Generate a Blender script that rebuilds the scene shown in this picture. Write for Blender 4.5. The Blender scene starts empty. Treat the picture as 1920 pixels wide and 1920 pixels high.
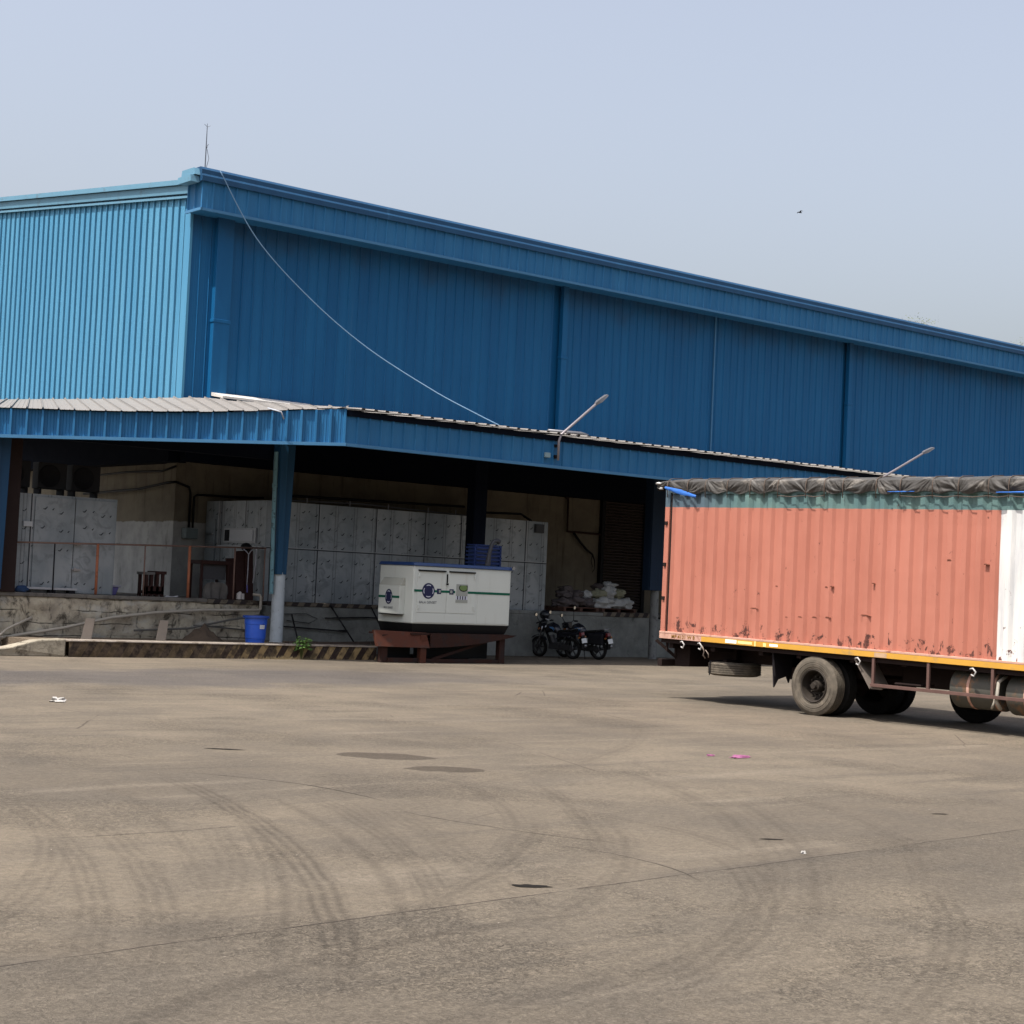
import bpy, bmesh, math, random
from math import sin, cos, pi, radians, sqrt
from mathutils import Vector, Matrix, noise
random.seed(7)
S = bpy.context.scene
COL = S.collection
# ------------------------------------------------------------------ camera
FPX = 3200.0; TH = radians(50.2); PT = math.atan(139.85/3200); RL = math.atan(.046)
cd = bpy.data.cameras.new('camera'); cam = bpy.data.objects.new('camera', cd); COL.objects.link(cam)
f = Vector((cos(TH)*cos(PT), sin(TH)*cos(PT), sin(PT)))
r0 = Vector((sin(TH), -cos(TH), 0)); u0 = r0.cross(f)
r = r0*cos(RL) + u0*sin(RL); u = r.cross(f)
M = Matrix((r, u, -f)).transposed().to_4x4(); M.translation = Vector((0, -38.4, 2.02))
cam.matrix_world = M
cd.sensor_width = 36; cd.sensor_fit = 'HORIZONTAL'; cd.lens = 36*FPX/1920
cd.clip_start = .3; cd.clip_end = 5000
S.camera = cam
# ------------------------------------------------------------------ world, sun, exposure
SUN = Vector((-.50, -.03, 1)).normalized()
w = bpy.data.worlds.new('World'); S.world = w; w.use_nodes = True
nt = w.node_tree; nt.nodes.clear()
sky = nt.nodes.new('ShaderNodeTexSky'); sky.sky_type = 'NISHITA'; sky.sun_disc = False
sky.sun_elevation = math.asin(SUN.z); sky.sun_rotation = math.atan2(SUN.x, SUN.y)
sky.air_density = 1.5; sky.dust_density = 6; sky.ozone_density = 5; sky.altitude = 10
bg = nt.nodes.new('ShaderNodeBackground'); bg.inputs[1].default_value = .15
ow = nt.nodes.new('ShaderNodeOutputWorld')
hs = nt.nodes.new('ShaderNodeHueSaturation'); hs.inputs['Saturation'].default_value = .52
mx = nt.nodes.new('ShaderNodeMix'); mx.data_type = 'RGBA'; mx.blend_type = 'MULTIPLY'; mx.inputs[0].default_value = 1
mx.inputs[7].default_value = (.872, .855, .885, 1)
nt.links.new(sky.outputs[0], hs.inputs['Color']); nt.links.new(hs.outputs[0], mx.inputs[6]); nt.links.new(mx.outputs[2], bg.inputs[0]); nt.links.new(bg.outputs[0], ow.inputs[0])
ld = bpy.data.lights.new('sun', 'SUN'); ld.energy = 3.9; ld.angle = radians(.6); ld.color = (1, .96, .90)
sun = bpy.data.objects.new('sun', ld); COL.objects.link(sun)
sun.rotation_euler = SUN.to_track_quat('Z', 'Y').to_euler(); sun.location = (0, -20, 40)
S.view_settings.view_transform = 'Standard'; S.view_settings.look = 'None'
S.view_settings.exposure = 0.75; S.view_settings.gamma = 1
S.render.resolution_x = 1024; S.render.resolution_y = 1024

# ------------------------------------------------------------------ material helpers
class NG:
    def __init__(s, name):
        s.m = bpy.data.materials.new(name); s.m.use_nodes = True
        s.t = s.m.node_tree; s.t.nodes.clear()
        s.out = s.t.nodes.new('ShaderNodeOutputMaterial')
        s.b = s.t.nodes.new('ShaderNodeBsdfPrincipled'); s.t.links.new(s.b.outputs[0], s.out.inputs[0])
        s.tc = s.t.nodes.new('ShaderNodeTexCoord').outputs['Object']
    def put(s, sock, v):
        if isinstance(v, bpy.types.NodeSocket): s.t.links.new(v, sock)
        elif v is not None:
            if sock.type == 'RGBA' and not hasattr(v, '__len__'): v = (v, v, v, 1)
            elif sock.type == 'RGBA' and len(v) == 3: v = (*v, 1)
            sock.default_value = v
    def math(s, op, a, b=None, c=None, clamp=False):
        n = s.t.nodes.new('ShaderNodeMath'); n.operation = op; n.use_clamp = clamp
        s.put(n.inputs[0], a); s.put(n.inputs[1], b)
        if c is not None: s.put(n.inputs[2], c)
        return n.outputs[0]
    def mix(s, fac, a, b, mode='MIX'):
        n = s.t.nodes.new('ShaderNodeMix'); n.data_type = 'RGBA'; n.blend_type = mode; n.clamp_factor = True
        s.put(n.inputs[0], fac); s.put(n.inputs[6], a); s.put(n.inputs[7], b); return n.outputs[2]
    def ramp(s, v, lo, hi):
        n = s.t.nodes.new('ShaderNodeMapRange'); n.clamp = True; n.interpolation_type = 'SMOOTHSTEP'
        s.put(n.inputs[0], v); n.inputs[1].default_value = lo; n.inputs[2].default_value = hi; return n.outputs[0]
    def scale(s, sc, vec=None):
        n = s.t.nodes.new('ShaderNodeMapping'); s.put(n.inputs[0], vec or s.tc)
        n.inputs['Scale'].default_value = sc if hasattr(sc, '__len__') else (sc, sc, sc); return n.outputs[0]
    def noise(s, sc, detail=5, rough=.55, vec=None, dist=0):
        n = s.t.nodes.new('ShaderNodeTexNoise'); s.put(n.inputs['Vector'], s.scale(sc, vec))
        n.inputs['Scale'].default_value = 1; n.inputs['Detail'].default_value = detail
        n.inputs['Roughness'].default_value = rough; n.inputs['Distortion'].default_value = dist; return n.outputs[0]
    def voro(s, sc, vec=None, feat='F1'):
        n = s.t.nodes.new('ShaderNodeTexVoronoi'); n.feature = feat; s.put(n.inputs['Vector'], s.scale(sc, vec))
        n.inputs['Scale'].default_value = 1; return n
    def xyz(s):
        n = s.t.nodes.new('ShaderNodeSeparateXYZ'); s.put(n.inputs[0], s.tc); return n.outputs
    def bump(s, h, strength, dist):
        n = s.t.nodes.new('ShaderNodeBump'); n.inputs['Strength'].default_value = strength
        n.inputs['Distance'].default_value = dist; s.put(n.inputs['Height'], h)
        s.t.links.new(n.outputs[0], s.b.inputs['Normal'])
    def fin(s, col, rough=.6, metal=0, spec=None):
        s.put(s.b.inputs['Base Color'], col); s.put(s.b.inputs['Roughness'], rough)
        s.put(s.b.inputs['Metallic'], metal)
        if spec is not None: s.b.inputs['Specular IOR Level'].default_value = spec
        return s.m
def mat(name, col, rough=.6, metal=0, var=.12, sc=2.0, dirt=None, dirt_sc=3.0, dirt_lo=.52, dirt_hi=.7, bump=0, bsc=20, bdist=.01, spec=None):
    g = NG(name)
    n = g.noise(sc, 6, .6)
    k = g.math('MULTIPLY_ADD', n, 2*var, 1-var)
    c = g.mix(1, col, g.mix(0, k, k), 'MULTIPLY')
    if dirt:
        d = g.ramp(g.noise(dirt_sc, 8, .65), dirt_lo, dirt_hi); c = g.mix(d, c, dirt)
    if bump: g.bump(g.noise(bsc, 6, .6), bump, bdist)
    rr = g.math('MULTIPLY_ADD', g.noise(3, 4), .2, rough-.1)
    if spec is None: spec = .5 if rough < .45 else .14
    return g.fin(c, rr, metal, spec)

# ------------------------------------------------------------------ mesh helpers
class MB:
    def __init__(s): s.v = []; s.f = []; s.mi = []
    def poly(s, pts, m=0):
        i = len(s.v); s.v += [Vector(p) for p in pts]; s.f.append(tuple(range(i, i+len(pts)))); s.mi.append(m)
    def hexa(s, P, m=0):
        i = len(s.v); s.v += [Vector(p) for p in P]
        for q in ((0,3,2,1),(4,5,6,7),(0,1,5,4),(1,2,6,5),(2,3,7,6),(3,0,4,7)):
            s.f.append(tuple(i+k for k in q)); s.mi.append(m)
    def box(s, x0, x1, y0, y1, z0, z1, m=0):
        s.hexa([(x0,y0,z0),(x1,y0,z0),(x1,y1,z0),(x0,y1,z0),(x0,y0,z1),(x1,y0,z1),(x1,y1,z1),(x0,y1,z1)], m)
    def bar(s, a, b, w, h, m=0, up=(0,0,1)):
        a = Vector(a); b = Vector(b); d = (b-a).normalized(); U = Vector(up)
        if abs(d.dot(U)) > .98: U = Vector((1,0,0))
        R = d.cross(U).normalized(); U = R.cross(d)
        s.hexa([a-R*w/2-U*h/2, a+R*w/2-U*h/2, b+R*w/2-U*h/2, b-R*w/2-U*h/2, a-R*w/2+U*h/2, a+R*w/2+U*h/2, b+R*w/2+U*h/2, b-R*w/2+U*h/2], m)
    def tube(s, pts, rad, n=10, m=0, cap=True):
        pts = [Vector(p) for p in pts]; i0 = len(s.v); N = len(pts)
        rads = rad if hasattr(rad, '__len__') else [rad]*N
        pu = None
        for k, p in enumerate(pts):
            d = (pts[min(k+1, N-1)] - pts[max(k-1, 0)]).normalized()
            if pu is None: pu = Vector((0,0,1)) if abs(d.z) < .9 else Vector((1,0,0))
            a = d.cross(pu).normalized(); b = a.cross(d).normalized(); pu = b
            for j in range(n):
                t = 2*pi*j/n; s.v.append(p + (a*cos(t) + b*sin(t))*rads[k])
        for k in range(N-1):
            for j in range(n):
                s.f.append((i0+k*n+j, i0+k*n+(j+1) % n, i0+(k+1)*n+(j+1) % n, i0+(k+1)*n+j)); s.mi.append(m)
        if cap:
            s.f.append(tuple(i0+j for j in range(n))[::-1]); s.mi.append(m)
            s.f.append(tuple(i0+(N-1)*n+j for j in range(n))); s.mi.append(m)
    def lathe(s, prof, o, ax, n=32, m=0, closed=False):
        """prof: list of (radius, distance along axis)"""
        o = Vector(o); ax = Vector(ax).normalized()
        a = ax.orthogonal().normalized(); b = ax.cross(a); i0 = len(s.v); L = len(prof)
        for (rr, h) in prof:
            for j in range(n):
                t = 2*pi*j/n; s.v.append(o + ax*h + (a*cos(t)+b*sin(t))*rr)
        for k in range(L if closed else L-1):
            k2 = (k+1) % L
            for j in range(n):
                s.f.append((i0+k*n+j, i0+k*n+(j+1) % n, i0+k2*n+(j+1) % n, i0+k2*n+j)); s.mi.append(m)
    def extr(s, pts, vec, m=0):
        """closed polygon extruded by vec"""
        vec = Vector(vec); n = len(pts); i = len(s.v)
        s.v += [Vector(p) for p in pts] + [Vector(p)+vec for p in pts]
        s.f.append(tuple(range(i, i+n))[::-1]); s.mi.append(m)
        s.f.append(tuple(range(i+n, i+2*n))); s.mi.append(m)
        for k in range(n):
            s.f.append((i+k, i+(k+1) % n, i+n+(k+1) % n, i+n+k)); s.mi.append(m)
    def corr(s, A0, A1, B0, B1, n, prof, up, m=0, rows=1, wob=0):
        """corrugated sheet: lower edge A0-A1, upper edge B0-B1, n pitches of profile [(t,depth)]"""
        A0, A1, B0, B1, up = map(Vector, (A0, A1, B0, B1, up)); st = []
        for k in range(n):
            for (t, d) in prof: st.append(((k+t)/n, d))
        st.append((1, prof[0][1])); i0 = len(s.v)
        for q in range(rows+1):
            g = q/rows
            for (t, d) in st:
                a = A0.lerp(A1, t); b = B0.lerp(B1, t)
                s.v.append(a.lerp(b, g) + up*(d + (noise.noise(Vector((t*n*.13, g*3, 7)))*wob if wob else 0)))
        W = len(st)
        for q in range(rows):
            for k in range(W-1):
                s.f.append((i0+q*W+k, i0+q*W+k+1, i0+(q+1)*W+k+1, i0+(q+1)*W+k)); s.mi.append(m)
    def build(s, name, mats, parent=None, smooth=False, bevel=0, local=False, fixn=True, auto=None):
        if not isinstance(mats, (list, tuple)): mats = [mats]
        off = Vector((0,0,0))
        if parent is not None and not local:
            q = parent
            while q.parent: q = q.parent
            off = q.location
        me = bpy.data.meshes.new(name)
        me.from_pydata([v-off for v in s.v], [], s.f)
        for mt in mats: me.materials.append(mt)
        me.polygons.foreach_set('material_index', s.mi)
        if smooth: me.polygons.foreach_set('use_smooth', [True]*len(s.f))
        if fixn or bevel:
            bm = bmesh.new(); bm.from_mesh(me)
            if fixn: bmesh.ops.recalc_face_normals(bm, faces=bm.faces)
            if bevel:
                ed = [e for e in bm.edges if len(e.link_faces) == 2 and e.calc_face_angle(0) > .6]
                bmesh.ops.bevel(bm, geom=ed, offset=bevel, segments=2, profile=.5, affect='EDGES', clamp_overlap=True)
            bm.to_mesh(me); bm.free()
        if smooth and auto:
            try: me.set_sharp_from_angle(angle=radians(auto))
            except Exception: pass
        o = bpy.data.objects.new(name, me); COL.objects.link(o)
        if parent is not None: o.parent = parent
        return o
def thing(name, label, cat, loc=(0,0,0), rot=(0,0,0), group=None):
    o = bpy.data.objects.new(name, None); COL.objects.link(o); o.empty_display_size = .2
    o.location = loc; o.rotation_euler = rot; tag(o, label, cat, group); return o
def tag(o, label, cat, group=None):
    o['label'] = label; o['category'] = cat
    if group: o['group'] = group
    return o
def copy_tree(o, parent=None):
    c = o.copy(); COL.objects.link(c); c.parent = parent
    for ch in list(o.children): copy_tree(ch, c)
    return c
def rect(u0, u1, v0, v1, fn): return [fn(u0, v0), fn(u1, v0), fn(u1, v1), fn(u0, v1)]
def text_mesh(name, txt, size, m, origin, xdir, zdir, parent, sx=1.0):
    """flat raised lettering lying in the plane xdir/zdir"""
    cu = bpy.data.curves.new(name, 'FONT'); cu.body = txt; cu.size = size; cu.extrude = .0015; cu.align_x = 'CENTER'; cu.offset = size*.012
    t = bpy.data.objects.new(name, cu); COL.objects.link(t)
    dg = bpy.context.evaluated_depsgraph_get(); me = bpy.data.meshes.new_from_object(t.evaluated_get(dg))
    bpy.data.objects.remove(t)
    X = Vector(xdir).normalized(); Z = Vector(zdir).normalized(); Nn = X.cross(Z)
    off = parent.location if parent else Vector((0,0,0))
    q = parent
    while q and q.parent: q = q.parent; off = q.location
    for v in me.vertices:
        c = v.co.copy(); v.co = Vector(origin) + X*c.x*sx + Z*c.y + Nn*c.z - off
    me.materials.clear(); me.materials.append(m)
    o = bpy.data.objects.new(name, me); COL.objects.link(o)
    if parent: o.parent = parent
    return o

# ------------------------------------------------------------------ materials
def blue_sheet(name, col, fade, rough=.5):
    g = NG(name); x, y, z = g.xyz()
    streak = g.noise((1.6, 1.6, .12), 6, .6)
    fine = g.noise((9, 9, .35), 5, .6)
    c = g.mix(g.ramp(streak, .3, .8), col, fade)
    k = g.math('MULTIPLY_ADD', fine, .16, .92)
    c = g.mix(1, c, g.mix(0, k, k), 'MULTIPLY')
    d = g.ramp(g.noise((5, 5, 2.5), 8, .7), .66, .78)
    c = g.mix(g.math('MULTIPLY', d, .45), c, (.05, .06, .07))
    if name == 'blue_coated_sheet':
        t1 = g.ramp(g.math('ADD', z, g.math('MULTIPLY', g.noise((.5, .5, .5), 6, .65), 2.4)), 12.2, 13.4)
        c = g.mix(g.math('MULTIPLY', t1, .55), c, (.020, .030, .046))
        wsk = g.math('MULTIPLY', g.ramp(g.noise((3.4, 3.4, .10), 4, .6), .60, .72), g.ramp(g.noise((.4, .4, .3), 3), .45, .6))
        c = g.mix(g.math('MULTIPLY', wsk, .35), c, (.04, .13, .24))
    g.bump(g.noise((2.2, 2.2, .5), 4, .5), .35, .02)
    return g.fin(c, rough, 0, .22)
BLUE = blue_sheet('blue_coated_sheet', (.005, .080, .200), (.008, .104, .240))  # cladding blue, darkened in colour for the long wall's shade
BLUES = blue_sheet('blue_fascia_sheet', (.020, .120, .26), (.030, .150, .30))  # same blue, lightened in colour for the extra light on the fascia
BLUE_LIT = blue_sheet('sunlit_blue_sheet', (.058, .205, .335), (.085, .25, .375))  # same blue again, with the gable's sunlight put into the colour
BLUET = mat('pale_blue_trim', (.11, .235, .32), .45, var=.1, dirt=(0.0960, 0.1360, 0.1600), dirt_lo=.55, dirt_hi=.8)
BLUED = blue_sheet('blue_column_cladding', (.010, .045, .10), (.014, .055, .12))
TRIMD = mat('blue_drip_trim', (.06, .17, .30), .45, var=.15)
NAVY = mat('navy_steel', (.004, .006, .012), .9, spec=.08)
DARK = mat('dark_steel', (.010, .010, .012), .7)
GALV = mat('galvanised_roof_sheet', (0.2280, 0.2128, 0.1938), .55, .2, var=.15, sc=(3, 3, 3), dirt=(0.1900, 0.1672, 0.1444), dirt_lo=.5, dirt_hi=.8)
UNDER = mat('shade_dark_underside', (.035, .04, .05), .8)  # underside shade put into the colour
WHITEF = mat('white_flashing', (0.5440, 0.5120, 0.4640), .5, var=.1, dirt=(0.3200, 0.2880, 0.2400), dirt_lo=.6, dirt_hi=.8)
GREYP = mat('grey_lamp_metal', (0.1280, 0.1280, 0.1360), .45, .4)
TEAL = mat('teal_pipe_paint', (.13, .25, .29), .5, var=.2, dirt=(.05, .07, .08), dirt_sc=8)
WPOLE = mat('whitewashed_pole', (.42, .46, .48), .7, var=.18, sc=6, dirt=(.2, .21, .2), dirt_sc=7, dirt_lo=.58, dirt_hi=.72, bump=.4, bsc=12)
GPOLE = mat('grey_concrete_pole', (.16, .165, .16), .8, var=.25, sc=5, dirt=(.07, .07, .07), dirt_sc=6)
def concrete(name, a, b, dark, sc=1.2, lo=.5, hi=.64, crack=True, lay=False):
    g = NG(name); x, y, z = g.xyz()
    c = g.mix(g.ramp(g.noise(sc, 8, .65), .35, .68), a, b)
    c = g.mix(g.math('MULTIPLY', g.ramp(g.noise((sc*2.2, sc*2.2, sc*1.3), 9, .7, dist=.6), lo, hi), .85), c, dark)
    st = g.ramp(g.noise((4, 4, .5), 6, .7), .58, .75); c = g.mix(g.math('MULTIPLY', st, .55), c, dark)
    if crack:
        v = g.voro((.9, .9, 1.6), g.mix(.18, g.tc, g.noise(3)), 'DISTANCE_TO_EDGE')
        cr = g.ramp(v.outputs['Distance'], .008, .0); c = g.mix(g.math('MULTIPLY', g.math('MULTIPLY', cr, .5), g.ramp(g.noise(1.7, 3), .5, .6)), c, dark)
    if lay:
        c = g.mix(g.math('MULTIPLY', g.ramp(g.noise((1.1, 1.1, 1.8), 7, .65), .50, .62), .6), c, (.40, .385, .34))
        zz = g.math('ADD', z, g.math('MULTIPLY', g.noise((1.1, 1.1, 1.1), 5), .16))
        fr = g.math('ABSOLUTE', g.math('SUBTRACT', g.math('FRACT', g.math('MULTIPLY', zz, 3.4)), .5))
        c = g.mix(g.math('MULTIPLY', g.ramp(fr, .06, .01), g.ramp(g.noise(1.3, 3), .42, .55)), c, (.02, .018, .015))
    n = g.math('ADD', g.noise(9, 8, .7), g.math('MULTIPLY', g.noise(2.5, 3), 1.2)); g.bump(n, .8, .03)
    return g.fin(c, .92, 0, .2)
PLAT = concrete('weathered_platform_concrete', (.13, .135, .125), (.21, .215, .20), (.06, .06, .055), lo=.56, hi=.72)
PLATL = concrete('crumbling_platform_masonry', (.46, .41, .31), (.26, .225, .175), (.03, .024, .018), sc=1.8, lo=.49, hi=.64, crack=False, lay=True)
SLABT = concrete('dusty_platform_floor', (.12, .11, .1), (.18, .165, .14), (.06, .055, .05), crack=False)
def wallmat():
    g = NG('stained_wall_plaster'); x, y, z = g.xyz()
    beige = g.mix(g.ramp(g.noise(.9, 7, .65), .35, .65), (.17, .148, .108), (.125, .108, .082))
    beige = g.mix(g.math('MULTIPLY', g.ramp(g.noise((5, 5, .45), 7, .7), .52, .72), .6), beige, (.04, .034, .025))
    grey = g.mix(g.ramp(g.noise(1.4, 7, .6), .35, .65), (.36, .36, .34), (.27, .27, .26))
    grey = g.mix(g.math('MULTIPLY', g.ramp(g.noise((4, 4, 1.2), 7, .7), .55, .7), .5), grey, (.06, .058, .05))
    e = g.math('ADD', z, g.math('MULTIPLY', g.noise((3, 3, 3), 4), .12))
    low = g.math('MULTIPLY', g.ramp(e, 3.47, 3.43), g.ramp(x, 1.2, .9))
    g.bump(g.noise(6, 6), .4, .02)
    return g.fin(g.mix(low, beige, grey), .9, 0, .2)
def sandwich():
    g = NG('steel_sandwich_panel_film'); x, y, z = g.xyz()
    c = g.mix(g.ramp(g.noise((1, 1, .5), 5), .35, .65), (.17, .195, .21), (.26, .28, .29))
    c = g.mix(g.math('MULTIPLY', g.ramp(g.noise((2.6, 2.6, 3.2), 6, .65, dist=1.0), .48, .66), .55), c, (.11, .125, .135))
    st = g.ramp(g.noise((14, 14, .25), 5, .7), .6, .7); c = g.mix(g.math('MULTIPLY', st, .35), c, (.09, .1, .11))
    g.bump(g.noise((2, 2, 1), 3), .25, .02)
    return g.fin(c, .42, .15, .4)
PANEL = sandwich()
INK = mat('dark_film_print', (.035, .04, .045), .6)
SEAM = mat('panel_seam', (.035, .04, .045), .6)
SEAML = mat('pale_aluminium_edge', (.27, .28, .29), .4, .3)
def hazard(name, a, b, fade):
    g = NG(name); x, y, z = g.xyz()
    t = g.math('FRACT', g.math('MULTIPLY', g.math('SUBTRACT', x, g.math('MULTIPLY', z, .62)), 2.55))
    t = g.ramp(g.math('ABSOLUTE', g.math('SUBTRACT', t, .5)), .235, .265)
    c = g.mix(t, a, b)
    wn = g.math('ADD', g.math('MULTIPLY', g.ramp(g.noise(3.5, 8, .7), .43, .58), .85), g.math('MULTIPLY', g.ramp(x, fade[1], fade[0]), g.ramp(g.noise(2.2, 5), .24, .42)), clamp=True) if fade else g.ramp(g.noise(4, 8, .7), .5, .62)
    c = g.mix(g.math('MULTIPLY', wn, .88), c, g.mix(g.ramp(g.noise(6, 8, .7), .4, .6), (.085, .062, .042), (.028, .022, .017)))
    g.bump(g.noise(10, 8, .7), .7, .02)
    return g.fin(c, .9, 0, .2)
HAZ = hazard('worn_hazard_stripes', (.30, .21, .10), (.035, .022, .018), (2.2, 6.4))
HAZ2 = hazard('platform_edge_stripes', (.13, .11, .085), (.03, .025, .025), None)
KTOP = concrete('kerb_top_concrete', (0.2652, 0.2262, 0.1872), (0.2106, 0.1794, 0.1482), (0.1170, 0.0936, 0.0702), crack=False)
DIRT = mat('dry_dirt', (.16, .125, .09), .95, var=.3, sc=9, bump=1, bsc=30, bdist=.03)
ORANGE = mat('orange_rail_paint', (.33, .12, .065), .55, var=.2, sc=8, dirt=(.2, .08, .04), dirt_sc=10)
RAILG = mat('dull_rail_steel', (.17, .11, .09), .6, var=.3, sc=6)
DRUM = mat('blue_plastic', (0.0162, 0.0810, 0.4500), .38, var=.06)
DRUML = mat('dark_blue_plastic', (.012, .05, .26), .4)
STICK = mat('worn_label_sticker', (.45, .47, .5), .6, var=.3, sc=30)
PVC = mat('dusty_pvc_pipe', (.33, .30, .25), .55, var=.15, sc=4)
PVCD = mat('grimy_pipe', (.10, .095, .085), .6, var=.2)
RUST = mat('rusted_steel', (0.0315, 0.0140, 0.0105), .85, var=.35, sc=3, dirt=(0.0245, 0.0154, 0.0140), dirt_sc=3.5, dirt_lo=.46, dirt_hi=.6, bump=.5, bsc=18)
RUSTP = mat('rust_primer_plate', (0.0720, 0.0252, 0.0156), .75, var=.2, sc=3, dirt=(0.0540, 0.0300, 0.0240), dirt_sc=4, dirt_lo=.5, dirt_hi=.68)
GENW = mat('cream_white_enclosure_paint', (.50, .52, .475), .38, var=.05, sc=1.5, dirt=(.42, .41, .36), dirt_sc=(5, 5, .8), dirt_lo=.55, dirt_hi=.8)
GENB = mat('enclosure_roof_blue', (.012, .035, .115), .4, dirt=(.022, .05, .12), dirt_lo=.5, dirt_hi=.7)
BLACKP = mat('black_paint', (0.0060, 0.0060, 0.0065), .5)
GREEN = mat('green_stripe_paint', (.006, .085, .05), .45)
LOGOB = mat('emblem_dark_blue', (.02, .022, .06), .45)
LOGOW = mat('emblem_silver', (.45, .46, .52), .45)
GREYPL = mat('nameplate_grey', (.27, .28, .25), .5)
GREENL = mat('nameplate_green', (.13, .19, .07), .5)
RUBBER = mat('dusty_tyre_rubber', (0.0850, 0.0723, 0.0561), .85, var=.25, sc=7, dirt=(0.1445, 0.1207, 0.0918), dirt_sc=5, dirt_lo=.42, dirt_hi=.7, bump=.4, bsc=30)
RUBD = mat('dark_rubber', (.012, .0115, .011), .85, var=.2, sc=8)
RIM = mat('dirty_steel_rim', (0.0360, 0.0296, 0.0240), .65, .2, var=.3, sc=6)
CHAS = mat('grimy_brown_chassis', (.016, .0095, .008), .8, var=.3, sc=4)
GUARD = mat('rusty_side_guard', (0.1040, 0.0600, 0.0496), .75, var=.3, sc=5)
TANK = mat('dusty_tank_metal', (0.0850, 0.0808, 0.0680), .6, .2, var=.3, sc=3, dirt=(0.2040, 0.1105, 0.0595), dirt_sc=2.5, dirt_lo=.52, dirt_hi=.66)
BIKE = mat('black_motorcycle_paint', (.010, .011, .016), .25, spec=.5)
BIKEB = mat('blue_decal', (.10, .25, .5), .3)
CHROME = mat('dull_chrome', (.35, .35, .36), .3, .9)
MIRROR = mat('mirror_glass', (.75, .78, .8), .06, 1)
PLATE = mat('number_plate_white', (.55, .56, .55), .5, var=.1, sc=40)
ENGM = mat('engine_metal', (.06, .06, .062), .45, .6)
SKIN = {}

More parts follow.
